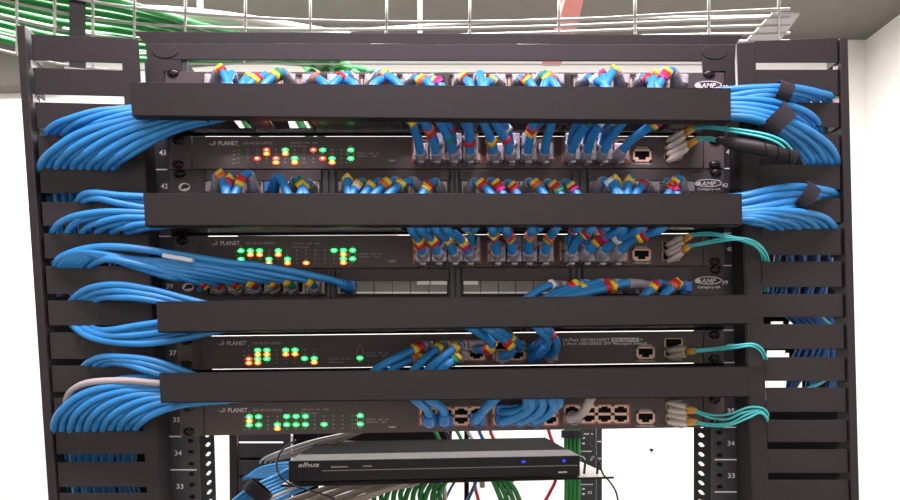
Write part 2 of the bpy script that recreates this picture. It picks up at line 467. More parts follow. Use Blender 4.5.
# ------------------------------------------------------------ patch panels
def patch_panel(n, label, groups, filled, jack_y):
    ym = rowy(190, n+.5); L, R = 168+.037*(ym-150), 724
    root = empty('patch_bay', W(VX, rowy(VX, n+1), 0), label, 'patch panel')
    y0 = lambda x: rowy(x, n)+.3
    y1 = lambda x: rowy(x, n+1)-.3
    if n == -2: y0 = lambda x: 71.5+(x-200)*.002
    b = MB().prism([(L,y0(L)),(R,y0(R)),(R,y1(R)),(L,y1(L))], .0, .003).build('panel_plate', 'panel_coat', root, bevel=.0006)
    MB().prism([(L+38,y0(L)+3),(R-30,y0(R)+3),(R-30,y1(R)-3),(L+38,y1(L)-3)], .003, .05).build('jack_housing', 'deep_black', root)
    for (a, c) in groups:
        yt = y0((a+c)/2)
        h = MB().rect(a, yt+.6, c, jack_y[0], -.007, -.0005).build('label_holder', 'panel_coat', b, bevel=.0006)
        m = MB(); m.rect(a, jack_y[0], a+1.3, jack_y[1]+1, -.005, -.0005); m.rect(c-1.3, jack_y[0], c, jack_y[1]+1, -.005, -.0005); m.rect(a, jack_y[1], c, jack_y[1]+1.5, -.005, -.0005)
        m.build('jack_bezel', 'black_coat', b)
        w = (c-a-2.6)/6
        for k in range(6):
            x0 = a+1.3+k*w
            if filled == 'all' or (a, k) in filled:
                j = MB().rect(x0+.4, jack_y[0], x0+w-.4, jack_y[1], -.004, -.0003).build('jack', 'jack_frame', b)
                MB().rect(x0+3, jack_y[0]+2, x0+w-3, jack_y[1]-1.5, -.0043, -.003).build('cavity', 'deep_black', j)
            else:
                j = MB().rect(x0+.4, jack_y[0], x0+w-.4, jack_y[1]-1.5, -.0035, -.0003).build('jack', 'jack_grey', b, label='empty shuttered grey jack')
                MB().rect(x0+.4, jack_y[1]-1.7, x0+w-.4, jack_y[1], -.0065, -.0003).build('jack_highlight', 'jack_highlight', j)
    # bars between the groups
    for (a, c), (a2, c2) in zip(groups, groups[1:]):
        m = MB(); m.rect(c+2, y0(c)+1, (c+a2)/2-1, y1(c)-1, -.004, -.0003); m.rect((c+a2)/2+1, y0(c)+1, a2-2, y1(c)-1, -.004, -.0003)
        m.build('divider', 'post_coat', b)
    for sx, sl in ((L+8, -1), (714, 1)):
        if n != -2: screw(b, sx+2, y0(sx)+4, 0)
    # printed marks
    Y = -.0004
    lx = L+15; ly = (y0(L)+y1(L))/2+1
    if n != -2:
        k = MB().disc(lx, ly, 5.8, 4.2, Y-.0002, Y, 20).build('round_mark', 'print_white', b)
        m = MB(); m.disc(lx+1, ly-.8, 3.8, 2.2, Y-.0004, Y-.0002, 16); m.disc(lx-2.2, ly+.9, 1.6, 1.2, Y-.0004, Y-.0002, 12); m.build('mark_figure', 'black_coat', k)  # black discs forming the figure inside the printed mark
    ax = 697; ay = (88 if n == -2 else 186.2 if n == 1 else y0(700)+17.5)
    m = MB(); pts = [W(ax+11.5+13*math.cos(t*math.pi/12), ay-3+3.6*math.sin(t*math.pi/12), Y) for t in range(25)]
    m.tube(pts, .0007, 5); m.disc(ax+.8, ay-2.6, 3.2, 2.4, Y-.0002, Y, 12)
    m.text('AMP', ax+4, ay-.3, 15, 4.6, Y-.0003, shear=.25)
    if n != -2: m.text('Category 6A', ax+.5, ay+(4.8 if n == 1 else 5.6), 23, 3.4, Y-.0002)
    m.build('brand_print', 'print_white', b)
    MB().text({-2:'45',1:'42',4:'39'}[n], 722, ay+1, 6, 4.0, .0-.0005).build('unit_number', 'print_white', b)
    return b
g1 = [(205,320),(326,437),(450,565),(572,687)]
patch_panel(-2, 'topmost patch panel crowded with blue cables above the highest cable cover', g1, 'all', (75.5, 92))
g2 = [(206,321),(337,449),(460,571),(588,692)]
patch_panel(1, 'middle patch panel fully filled with banded blue cables, between first and second covers', g2, 'all', (180.5, 197))
g3 = [(208,326),(336,448.5),(462,569.5),(583,690)]
fl = {(208,k) for k in range(6)} | {(336,0),(462,5)} | {(583,k) for k in range(6)}
patch_panel(4, 'lowest patch panel with two groups of empty shuttered grey jacks, above the third cover', g3, fl, (280.3, 293.5))
for x0, x1 in ((417,429.5),(431,447.5),(463.5,478)):
    tag(MB().rect(x0,281,x1,284.6,-.0046,-.0036).build('highlight_strip','jack_highlight'), {417:'white highlight strip on the second last jack left of centre',431:'white highlight strip on the last jack before the centre divider',463.5:'white highlight strip on the first jack after the centre divider'}[x0], 'label')  # pale strips painting highlights on three empty jacks

# ------------------------------------------------------------ horizontal cable managers
def cable_manager(n, label, q, holes):
    """q: the cover's four corners at its own depth"""
    root = empty('cable_manager', W(VX, rowy(VX, n+1), 0), label, 'cable manager')
    YF = -.116
    L, R = xl(rowy(190,n+.5)), 724
    a = lambda x: rowy(x, n)+.5
    b = lambda x: rowy(x, n+1)-.35
    if n == 7: a = lambda x: rowy(x, n)+.5
    k = MB()
    if n == -1:    # two slanted windows added near the left end to imitate reflections
        k.prism([(L,a(L)),(R,a(R)),(R,118),(L,118)], .0, .003); k.prism([(L,128),(R,128),(R,b(R)),(L,b(L))], .0, .003)
        k.prism([(L,118),(232,118),(240,128),(L,128)], .0, .003); k.prism([(250,118),(287,118),(290,128),(257,128)], .0, .003); k.prism([(306,118),(R,118),(R,128),(313,128)], .0, .003)
    else: k.prism([(L,a(L)),(R,a(R)),(R,b(R)),(L,b(L))], .0, .003)
    k.build('back_plate', 'deep_black', root)
    c = MB().prism(q, YF, YF+.0022)
    # folded lips along the top and bottom of the cover
    for i, j, s in ((0,1,-1),(3,2,1)):
        p, r = W(*q[i],YF), W(*q[j],YF); dz = Vector((0,0,.0018*s)); dy = Vector((0,.018,0))
        f = [p, r, r+dz, p+dz]; c.hexa(f, [v+dy for v in f])
    c.build('cover', 'cover_coat', root, bevel=.0007)
    # slotted bottom plate between the cover and the rack
    zf = W(*q[3],YF).z; zr = W(*q[2],YF).z
    xL, xR = W(q[3][0]+6,0,YF).x, W(q[2][0]-6,0,YF).x
    zb0, zb1 = W(0,b(L),0).z, W(0,b(R),0).z
    X = lambda px: (px-VX)/F*(D-.06)
    def pt(x, Y, t=0):
        u = (x-xL)/(xR-xL); v = (Y-YF)/(-YF)
        return Vector((x, Y, (zf*(1-u)+zr*u)*(1-v)+(zb0*(1-u)+zb1*u)*v + .0025+t))
    m = MB()
    def panel(x0, x1, Y0, Y1, skew=0):
        f = [pt(x0,Y0), pt(x1,Y0), pt(x1+skew,Y1), pt(x0+skew,Y1)]
        m.hexa(f, [p+Vector((0,0,.0018)) for p in f])
    panel(xL, xR, YF+.003, YF+.022); panel(xL, xR, -.022, -.001)
    xs = [xL]
    for h0, h1 in holes: xs += [X(h0), X(h1)]
    xs.append(xR)
    for x0, x1 in zip(xs[::2], xs[1::2]): panel(x0, x1, YF+.022, -.022)
    m.build('slotted_floor', 'floor_gloss', root)
    for (h0, h1) in holes:    # thin folded rims of the slots
        m = MB()
        P = [pt(X(h0),YF+.022,-.001), pt(X(h1),YF+.022,-.001), pt(X(h1),-.022,-.001), pt(X(h0),-.022,-.001), pt(X(h0),YF+.022,-.001)]
        m.tube(P, .0008, 5); m.build('slot_rim', 'black_coat', root)
H = [(212,250),(272,312),(402,470),(480,556),(566,668)]
cable_manager(-1, 'highest cable manager with the long plain black cover', [(129,82),(731,88),(731,121),(132,116)], H)
cable_manager(2, 'second cable manager from the top, black cover between two bright rows of switch lights', [(143,193),(742,193.5),(742.5,225),(145,226)], [(402,470),(480,556),(566,668)])
cable_manager(5, 'third cable manager from the top, black cover below the empty grey jacks', [(156,301.5),(748.5,294),(749,324),(158,332.5)], [(450,500),(525,562)])
cable_manager(7, 'lowest cable manager, black cover directly above the bottom switch', [(159,373),(750,366),(750.5,397),(160.5,403)], [(402,440),(470,560),(580,600)])

# ------------------------------------------------------------ vertical managers
def interp(tab, y):
    if y <= tab[0][0]: a, b = tab[0], tab[1]
    elif y >= tab[-1][0]: a, b = tab[-2], tab[-1]
    else:
        for a, b in zip(tab, tab[1:]):
            if a[0] <= y <= b[0]: break
    t = (y-a[0])/(b[0]-a[0]); return a[1]+(b[1]-a[1])*t
YV = -.05
def vertical_left():
    root = empty('vertical_cable_manager', W(90, 640, YV), 'left vertical cable manager with slotted fingers and an outer side bar', 'cable manager')
    fx = lambda y: 31+.060*(y-35); sx = lambda y: 122+.058*(y-64); ex = lambda y: 140+.05*(y-60)
    slots = [(60,67.5),(94,102),(128,135.5),(160.5,168),(193,202),(226,233.5),(258.5,266),(294,300.5),(325.5,332.5),(359,365.5),(392,398),(423,431),(454,462),(487,493),(520,527),(554,561),(588,595)]
    sl = lambda y: max(0, .04-.04*(y-35)/160)
    m = MB()   # spine
    m.prism([(sx(38),38),(ex(38)-.5,39),(ex(640),640),(sx(640),640)], YV, YV+.002)
    ys = [None]
    f = [(ex(86),86),(ex(640),640)]
    A, B = W(*f[0],YV), W(*f[1],YV)
    q = [A, B, B+Vector((0,.045,0)), A+Vector((0,.045,0))]
    m.hexa(q, [p+Vector((-.002,0,0)) for p in q])
    m.build('spine', 'black_coat', root, bevel=.0005)
    tops = [34]+[s[1] for s in slots]; bots = [s[0] for s in slots]+[640]
    for t, b in zip(tops, bots):
        dt, db = sl(t)*92, sl(b)*92
        g = MB().prism([(fx(t),t),(sx(t)+1,t+dt),(sx(b)+1,b+db),(fx(b),b)], YV, YV+.002)
        p, r = W(fx(t),t,YV), W(fx(b),b,YV)       # folded end of the finger
        q = [p, r, r+Vector((0,.03,0)), p+Vector((0,.03,0))]
        g.hexa(q, [v+Vector((.0015,0,0)) for v in q])
        g.build('finger', 'black_coat', root, bevel=.0005)
    m = MB(); m.prism([(16,25),(24.5,25),(66.5,640),(57.5,640)], YV-.004, YV+.03)
    m.build('side_bar', 'black_coat', root, bevel=.001)
    MB().prism([(40,112),(150,112),(170,640),(62,640)], .10, .104).build('back_plate', 'deep_black', root)  # black sheet added to darken the view through the slots
    # little hooks at the slot mouths
    for a, b in slots[:2]:
        MB().prism([(fx(a)-2,a),(fx(a)+3,a+1),(fx(a)+1,a+4),(fx(a)+4,b),(fx(a)-1,b+1)], YV+.003, YV+.006).build('slot_hook', 'shelf_grey', root)
def vertical_right():
    root = empty('vertical_cable_manager', W(800, 640, YV), 'right vertical cable manager with slotted fingers beside aqua fibre cords', 'cable manager')
    fx = lambda y: interp([(38,838),(190,841),(258,842),(350,845),(412,847),(478,849),(640,854)], y)
    sx = lambda y: interp([(66,755),(258,760),(320,763),(415,767),(480,768),(640,772)], y)
    ex = lambda y: interp([(44,737),(150,743),(250,744),(450,749),(640,754)], y)
    slots = [(62.5,69.5),(95,102.5),(127,134),(158,165),(189.5,198),(222,229),(255,261.5),(287,294),(317,324),(349,357),(381,387.5),(412,420),(442,449.5),(473,480),(504,511),(535,542),(566,573)]
    m = MB()
    m.prism([(ex(44),43),(sx(42)+1,42),(sx(640)+1,640),(ex(640),640)], YV, YV+.002)
    A, B = W(ex(86),86,YV), W(ex(640),640,YV)
    q = [A, B, B+Vector((0,.045,0)), A+Vector((0,.045,0))]
    m.hexa(q, [p+Vector((.002,0,0)) for p in q])
    m.build('spine', 'black_coat', root, bevel=.0005)
    tops = [37.5]+[s[1] for s in slots]; bots = [s[0] for s in slots]+[640]
    for t, b in zip(tops, bots):
        d = 3.5 if t < 50 else (-.6 if t > 240 else 0)
        g = MB().prism([(sx(t),t+d-(1 if t > 240 else 0)*-.6),(fx(t),t),(fx(b),b),(sx(b),b)], YV, YV+.002)
        p, r = W(fx(t),t,YV), W(fx(b),b,YV)
        q = [p, r, r+Vector((0,.03,0)), p+Vector((0,.03,0))]
        g.hexa(q, [v+Vector((-.0015,0,0)) for v in q])
        g.build('finger', 'black_coat', root, bevel=.0005)
    MB().prism([(840,38),(848,38.5),(863,640),(855,640)], YV-.004, YV+.03).build('side_bar', 'black_coat', root, bevel=.001)
    m = MB(); m.prism([(752,106),(842,106),(845,315),(758,315)], .10, .104); m.prism([(758,400),(850,400),(856,640),(766,640)], .10, .104)
    m.prism([(806,315),(845,315),(850,400),(806,400)], .10, .104)
    for x0, y0, x1, y1 in ((758,315,806,321.5),(758,321.5,771,330),(784,321.5,789,330),(800,321.5,806,330),(758,330,806,350.5),(758,350.5,767,358),(800,350.5,802,354),(786,350,800,353),(790,353,797,358),(758,358,806,379),(758,379,763,402),(803,379,806,402)):
        m.rect(x0, y0, x1, y1, .10, .104)
    m.build('back_plate', 'deep_black', root)  # black sheets added to darken the slots, openings left for the wall
    MB().prism([(834,66),(840,64),(838,69),(834,70)], YV+.003, YV+.006).build('slot_hook', 'shelf_grey', root)
    MB().prism([(830,94),(838,96),(841,103),(834,104)], YV+.003, YV+.006).build('slot_hook', 'shelf_grey', root)
vertical_left(); vertical_right()
# black strips added to darken the gaps between managers and posts
for pts, s in (([(141,86),(152,86),(172,640),(158,640)],'left'), ([(735,88),(746,88),(757,640),(742,640)],'right')):
    MB().prism(pts, .012, .02).build('gap_shade', 'deep_black', RACK)

# ------------------------------------------------------------ cables
def cord(name, label, P, r, mname, cat='cable', group=None, n=8, boot=None, plug=None, spec=None):
    root = empty(name, P[0], label, cat, group)
    MB().tube(P, r, n).build('jacket', mname, root)
    if boot: 
        a, b, rr, bm = boot
        q = sub(P, a, b); k = len(q)
        MB().tube(q, [rr*(1-.25*i/(k-1)) for i in range(k)], 10).build('boot', bm, root)
    if spec: bands(P, root, r, spec)
    return root
def simple_cord(name, label, P, r, mname, cat='cable', group=None, n=8):
    o = MB().tube(P, r, n).build(name, mname); tag(o, label, cat, group); return o
def lerp_path(A, B, t, jit=0):
    k = min(len(A), len(B)); assert len(A) == len(B), (len(A), len(B))
    out = []
    for i, (a, b) in enumerate(zip(A, B)):
        j = jit*random.uniform(-1, 1) if 0 < i < k-1 else 0
        out.append(tuple(a[q]*(1-t)+b[q]*t + (j if q == 1 else 0) for q in range(3)))
    return out
def depthify(G_, n, seq, inside):
    """give guide points (px,py) a depth profile"""
    return [(x, y, seq[i]) for i, (x, y) in enumerate(G_)]
def bundle(name, A, B, n, seq, where, r=.0042, mname='blue_jacket', jit=.7, stag=.006, down=None):
    A = depthify(A, n, seq, 0); B = depthify(B, n, seq, 0)
    for i in range(n):
        t = i/(n-1) if n > 1 else 0
        p = lerp_path(A, B, t, jit)
        dy = (i % 2)*stag
        p = [(x, y, Y+(dy if 1 <= k < len(p)-2 else 0)) for k, (x, y, Y) in enumerate(p)]
        if down: 
            x, y, Y = p[-1]; p += [(x+random.uniform(-2,6), y+down*.5, Y+.02), (x+random.uniform(0,10), y+down, Y+.025)]
        simple_cord('network_cable', f'{ORD[i]} cable from the outside, blue bundle {where}', path(p, 6), r, mname, group='blue cables '+where)
# depth sequences end by diving behind a finger
S = lambda k: [-.07]*2 + [-.075]*(k-5) + [-.070, -.058, -.030]
bundle('l', [(190,98),(131,108),(95,112),(62,121),(50,129),(46,136),(45,150)], [(190,108),(150,112),(125,117),(103,124),(92,129),(87,135),(86,150)], 6, [-.06,-.07,-.075,-.072,-.060,-.042,-.015], 'leaving the left end of the highest cover', down=50)
bundle('l', [(215,108),(160,113),(112,123),(78,134),(54,149),(43,160),(40,170),(40,186)], [(225,118),(192,125),(165,135),(142,147),(126,157),(117,163),(112,171),(112,186)], 10, [-.07,-.08,-.085,-.083,-.078,-.062,-.042,-.015], 'fanning below the left of the highest cover', r=.0046, down=60)
bundle('l', [(170,198),(143,197),(118,195),(96,193.5),(84,195),(77,202),(72,212)], [(170,209),(143,208),(118,203),(98,199),(88,199),(82,203),(80,214)], 3, [-.07,-.075,-.075,-.072,-.058,-.042,-.015], 'leaving the upper left edge of second cover')
bundle('l', [(175,215),(143,213),(105,212),(76,216),(60,223),(52,234),(50,246)], [(180,224),(160,226),(148,227),(140,229),(132,231),(126,235),(124,246)], 6, [-.07,-.075,-.075,-.072,-.060,-.042,-.015], 'curving from the lower left of second cover', r=.0042, down=50)
bundle('l', [(215,306),(185,299),(150,290),(115,285),(88,289),(72,300),(68,314)], [(200,310),(170,303),(140,299),(118,297),(102,297),(94,302),(90,314)], 5, [-.07,-.078,-.08,-.075,-.060,-.042,-.015], 'arching left from above the third cover')
bundle('l', [(240,326),(200,334.5),(155,343),(118,343),(88,336),(72,325),(67,314)], [(175,320),(157,323),(135,326),(115,330),(100,331),(90,325),(86,314)], 5, [-.085,-.085,-.083,-.078,-.060,-.042,-.015], 'sagging left below the third cover')
bundle('l', [(210,382),(182,370),(150,360),(118,356),(98,358),(84,366),(80,380)], [(200,388),(170,377),(145,370),(125,364),(110,363),(102,368),(98,380)], 5, [-.07,-.078,-.08,-.075,-.060,-.042,-.015], 'arching left above the fourth cover')
bundle('l', [(185,386),(157,386),(112,387),(80,396),(60,411),(54,424),(54,434),(56,450)], [(230,400),(190,404),(168,409),(152,415),(143,420),(138,425),(135,431),(134,450)], 11, [-.07,-.078,-.083,-.082,-.076,-.060,-.042,-.015], 'spreading left from the fourth cover', r=.0044, down=60)
bundle('l', [(185,378),(158,377),(140,377),(125,379),(110,383),(98,390),(92,402)], [(185,382),(158,381),(142,380.5),(128,382),(115,386),(104,392),(100,402)], 2, [-.066,-.07,-.07,-.07,-.062,-.045,-.015], 'tucked above the pale grey cable')
simple_cord('network_cable', 'pale grey network cable among the blue ones left of the fourth cover', path([(190,385,-.08),(157,383,-.085),(125,380.5,-.085),(92,382,-.08),(75,388,-.07),(67,398,-.055),(65,412,-.03)]), .0042, 'grey_jacket')
# right side
bundle('r', [(700,94),(731,90),(762,87),(792,88),(818,92),(833,98),(838,112)], [(700,108),(731,105),(752,100),(768,98),(780,99),(788,104),(792,116)], 6, [-.07,-.078,-.08,-.078,-.060,-.042,-.015], 'leaving the upper right end of the highest cover', r=.0046)
bundle('r', [(700,104),(731,99),(765,101),(796,107),(812,116),(820,127),(824,142)], [(700,112),(731,110),(752,110),(775,116),(790,123),(800,132),(803,146)], 5, [-.075,-.083,-.086,-.08,-.062,-.042,-.015], 'entering the third slot of right manager')
bundle('r', [(700,110),(731,108),(765,113),(800,126),(828,145),(838,163),(841,178)], [(700,119),(731,118),(755,121),(775,129),(792,142),(806,160),(812,176)], 6, [-.08,-.09,-.094,-.088,-.064,-.043,-.015], 'drooping down right of the highest cover', r=.0048)
bundle('r', [(715,198),(742,196),(772,189),(797,186.5),(820,189),(835,193),(840,204)], [(715,220),(742,216),(768,213),(788,207),(802,202),(815,199),(820,208)], 7, [-.07,-.078,-.08,-.078,-.060,-.042,-.015], 'strapped together right of the second cover', r=.0048, stag=.004)
bundle('r', [(715,212),(742,212),(772,210),(802,212),(824,218),(836,229),(840,244)], [(715,222),(742,220),(752,222),(762,224),(768,226),(774,231),(778,244)], 8, [-.072,-.083,-.086,-.08,-.062,-.042,-.015], 'arching right of the second cover into a slot')
for i in range(9):   # blue run behind the right slots, shade painted into its jackets
    x = 776+i*6.5
    simple_cord('network_cable', f'{ORD[i]} blue network cable from the left running down inside the right vertical manager', path([(x+4,235,.0+.01*(i%3)),(x+8*(i%2),270,.05),(x-4,300,.07),(x+4+ (10 if i > 4 else 22),330,.06),(x+17,365,.05),(x+12-(i%3)*6,395,.05)]), .0048, 'dark_shaded_blue_jacket', group='blue cables inside the right manager')

# straps round the right bundles, each a hook-and-loop cuff
def cuff(label, a, b, ra, rb, Y, mname='velcro'):
    """cuff round a bundle whose edges in the picture are a and b; ra, rb half lengths along the bundle"""
    A, B = W(*a, Y), W(*b, Y); c = (A+B)/2; u = (B-A); h = u.length/2; u.normalize()
    w = Vector((u.z, 0, -u.x)); m = MB(); N = 20; d = .016
    rings = []
    for s in (-1, 1):
        for t in (0, .0018):
            rings.append([m.bm.verts.new(c + w*s*ra + u*(h+t)*math.cos(2*math.pi*k/N) + Vector((0,-1,0))*(d+t)*math.sin(2*math.pi*k/N)) for k in range(N)])
    i0, o0, i1, o1 = rings
    for k in range(N):
        j = (k+1) % N
        for p, q in ((o0,o1),(o1,i1),(i1,i0),(i0,o0)): m.bm.faces.new((p[k], p[j], q[j], q[k]))
    o = m.build('cable_strap', mname); tag(o, label, 'cable strap'); return o
cuff('dark fabric strap around the uppermost right blue bundle', (785,84), (778,103), .009, .009, -.078)
cuff('dark fabric strap around the drooping right blue bundle beside the highest cover', (788,110), (766,132), .011, .009, -.086)
cuff('dark fabric strap around the blue bundle right of the second cover', (812,186), (798,208), .009, .009, -.072)

# long cables over the second switch into the lowest patch panel
def rj_plug(root, c, w=.017, h=.013, d=.022, mname='clear_plug'):
    m = MB(); m.box((c[0], c[1]-d/2, c[2]), (w, d, h)); m.box((c[0], c[1]-d*.55, c[2]-h*.62), (w*.45, d*.9, h*.16))
    o = m.build('plug', mname, root, bevel=.0015)
    if mname == 'clear_plug':
        k = MB()
        for i in (-1, 1): k.box((c[0]+i*w*.36, c[1]-d-.0004, c[2]-h*.12), (w*.06, .0012, h*.5))
        k.box((c[0], c[1]-d-.0004, c[2]-h*.38), (w*.6, .0012, h*.07)); k.build('plug_ridge', 'grey_boot', o)
    return o
lst = [(221,'YR'),(238,'YR'),(256,'RY'),(275,'OY'),(293,'GY'),(315,'Y')]
for i, (x, bd) in enumerate(lst):
    t = i/5
    P = path([(x,290,-.006),(x-1,286,-.028),(x-9,282-t*2,-.045),(x-30-8*t,277-2*t-(1-t)*-1,-.055),(190-20*(1-t)+20*t,277-14*t,-.065),(140,268-8*t,-.07),(110,258-3*t,-.075),(94-14*t,256-4*t,-.068),(84-20*t,262-2*t,-.058),(80-21*t,268,-.042),(79-20*t,282,-.015)], 6)
    root = cord('patch_cable', f'long {"-".join(CN[c] for c in bd)} ringed blue cable in {ORD[i]} jack of the lowest patch panel', P, .0046, 'blue_jacket', group=None, boot=(0.0, .05, .0088, 'grey_boot'), spec=[(.065+.01*(i%3), bd)])
    rj_plug(root, W(x, 288, 0))
P = path([(349,288,-.006),(346,286,-.03),(335,281,-.042),(300,273,-.055),(262,266,-.062),(225,262,-.068),(165,252.5,-.075),(120,247,-.078),(88,248.5,-.07),(62,257,-.060),(55,267,-.042),(54,280,-.015)], 6)
root = cord('patch_cable', 'long blue cable with a blue boot in the jack left of the empty ones', P, .0048, 'blue_jacket', boot=(0,.075,.0085,'blue_boot'))
rj_plug(root, W(349, 287, 0), .02, .012, .02, 'blue_boot')
q = [W(162,252.5,-.0835), W(193,258,-.083), W(192,262.5,-.0825), W(161,257,-.0835)]
o = MB().hexa(q, [p+Vector((0,.012,0)) for p in q]).build('cable_label', 'label_paper', bevel=.002)
tag(o, 'pale printed label sleeve wrapped on the long blue cables near the left post', 'label')
P = path([(200,290,-.02),(205,285,-.04),(188,279,-.06),(165,272,-.068),(140,265,-.075),(110,259,-.078),(96,262,-.062),(88,268,-.042),(86,280,-.015)])
cord('patch_cable', 'lowest of the long blue cables, red and yellow ringed beside the lowest round mark', P, .0046, 'blue_jacket', spec=[(.08,'YR')])

# patch cables that hump out of a jack and drop behind a cover
def ringed(bd): return ('-'.join(CN[c] for c in bd)+' ringed ') if bd else 'plain '
def jack_cable(x, yj, top, dx, ydrop, desc, bd, bf=.45, r=.0056, kind='grey', plugY=0):
    sgn = 1 if dx >= 0 else -1
    P = path([(x, yj, -.006), (x+.5*sgn, yj-1, -.03), (x+dx*.28, top+2.5, -.046), (x+dx*.62, top+5, -.058), (x+dx, ydrop, -.07), (x+dx*1.4+3*sgn, ydrop+16, -.08), (x+dx*1.7+16*sgn, ydrop+22, -.07)], 5)
    nm = f'{ringed(bd)}blue cable in {desc}'
    bm = 'grey_boot' if kind == 'grey' else 'blue_boot'
    root = cord('patch_cable', nm, P, r, 'blue_jacket', boot=(.0, .33, .0088, bm), spec=[(bf, bd)] if bd else None)
    rj_plug(root, W(x, yj, 0), mname='clear_plug' if kind == 'grey' else 'blue_boot')
grp = ['leftmost','second','third','rightmost']
rnd = random.Random(11)
pal = ['Y','R','YR','O','YO','RY','Y','','W','YRM','GY','R']
dx1 = [14,-6,-10,-22,-26,14, 18,-20,26,-16,20,12, 10,3,-12,14,18,-10, 22,4,-14,16,-6,-18]
top1 = [68,72,74,74,71,75, 76,73,72,75,76,78, 75,72,77,76,74,75, 76,71,69,76,72,69]
dx2 = [10,-8,-18,14,12,-10, 2,-12,-18,-26,-30,-16, 20,14,10,18,16,14, 22,2,-4,-12,10,-14]
top2 = [172,174,172,175,178,181, 176,180,180,179,179,180, 180,179,181,180,181,181, 179,176,176,182,179,177]
for gi, (a, c) in enumerate(g1):
    w = (c-a)/6
    for k in range(6):
        i = gi*6+k
        jack_cable(a+w*(k+.5), 84, top1[i], dx1[i], 84, f'{ORD[k]} jack of {grp[gi]} group, topmost patch panel', pal[(i*5+2) % 12], .36+.02*(i % 4))
for gi, (a, c) in enumerate(g2):
    w = (c-a)/6
    for k in range(6):
        i = gi*6+k
        jack_cable(a+w*(k+.5), 190, top2[i], dx2[i], 192, f'{ORD[k]} jack of {grp[gi]} group, middle patch panel', ['YO','YM','RY','','GY','Y','Y','YW','Y','YO','Y','RY','YR','YRM','YR','YO','YRG','YM','W','Y','Y','R','YRM','YOR'][i], .40+.03*(i % 3), kind='blue' if i == 3 else 'grey')
# lowest patch panel, right hand group: cables lie flat to the left
x0s = [(558,0),(592,1),(610,2),(628,3),(646,4),(664,5),(681,6)]
fl3 = [('the last jack of the third group',-28,'W'),('the first jack of the right group',-42,'YR'),('the second jack of the right group',-52,'Y'),('the third jack of the right group',-60,'R'),('the fourth jack of the right group',-72,'YR'),('the fifth jack of the right group',-20,'RY'),('the last jack of the right group',-18,'YRO')]
for (x, i), (d, dx, bd) in zip(x0s, fl3):
    P = path([(x,288,-.006),(x-1,286,-.03),(x+dx*.25,283.5+(i==0)*2,-.045),(x+dx*.6,289,-.056),(x+dx,296,-.066),(x+dx*1.3,304,-.075),(x+dx*1.5,310,-.075)], 5)
    root = cord('patch_cable', f'{ringed(bd)}blue cable in {d}, lowest patch panel', P, .0054, 'blue_jacket', boot=(0,.3,.0085,'blue_boot' if i > 4 else 'grey_boot'), spec=[(.34+.06*(i%3), bd)])
    rj_plug(root, W(x, 288, 0), mname='blue_boot' if i > 4 else 'clear_plug')

# cables rising from a switch port up through the slots of the cover above
def rise(x, yp, xe, ye, desc, bd, bf, Ye=-.095, r=.0058, boot='grey_boot', xm=None):
    xm = xm if xm is not None else x+(xe-x)*.3
    P = path([(x,yp+1,-.008),(x,yp,-.028),(x+(xm-x)*.5,yp-7,-.040),(xm,yp-15,-.052),((xm+xe)/2,(yp-15+ye)/2,-.072),(xe,ye,Ye),(xe+(xe-x)*.2,ye-14,Ye+.004),(xe+(xe-x)*.4+6,ye-20,-.07)], 5)
    nm = f'{ringed(bd)}blue cable rising from {desc}'
    root = cord('patch_cable', nm, P, r, 'blue_jacket', boot=(.05,.2,.0092,boot), spec=[(bf, bd)] if bd else None)
    rj_plug(root, W(x, yp+.5, -.004), .0190, .0215, .024, mname='clear_plug' if boot == 'grey_boot' else 'blue_boot')
def upname(x):
    b = 0 if x < 484 else 1 if x < 556 else 2
    return f'{ORD[max(0, min(3, round((x-(421, 495, 570)[b])/16.4)))]} upper port, {["left","middle","right"][b]} block '
T1 = 'of the topmost switch'
S1 = [(421,411,'Y',.62),(437,424,'RO',.42),(454,438,'G',.33),(470,468,'R',.29),(495,482,'Y',.3),(511,493,'R',.33),(527,535,'YR',.42),(544,553,'',.5),(570,590,'G',.6),(586,603,'W',.6),(602,626,'',.6),(618,662,'YM',.55)]
for i, (x, xe, bd, bf) in enumerate(S1):
    rise(x, 155, xe, 117.5, f'{ORD[i % 4]} lower port, {["left","middle","right"][i//4]} block {T1}', bd, bf)
for i, (x, xe, bd, bf) in enumerate([(437,418,'O',.4),(454,445,'R',.4),(470,462,'',.4),(511,500,'W',.4),(527,545,'R',.35),(570,582,'',.5),(586,596,'',.5),(602,615,'Y',.6)]):
    rise(x, 145, xe, 117, upname(x)+T1, bd, bf, Ye=-.09, r=.0052)
T2 = 'of the second switch'
S2 = [(423,411,'RY',.27),(439,420,'RY',.3),(455,436,'Y',.35),(470,446,'MY',.25),(497,492,'RY',.42),(513,506,'YR',.38),(528,532,'YO',.42),(544,556,'YO',.36),(569,592,'YR',.5),(585,622,'YRM',.3),(600,640,'W',.35),(615,662,'YR',.4)]
for i, (x, xe, bd, bf) in enumerate(S2):
    rise(x, 255, xe, 228, f'{ORD[i % 4]} lower port, {["left","middle","right"][i//4]} block {T2}', bd, bf, xm=x+(xe-x)*.35)
for i, (x, xe, bd, bf) in enumerate([(439,428,'Y',.4),(470,475,'YG',.5),(480-8,466,'GY',.5),(513,500,'R',.4),(528,540,'R',.5),(585,607,'YWR',.45),(569,580,'O',.4)]):
    rise(x, 246, xe, 227, upname(x)+T2, bd, bf, Ye=-.09, r=.0052)
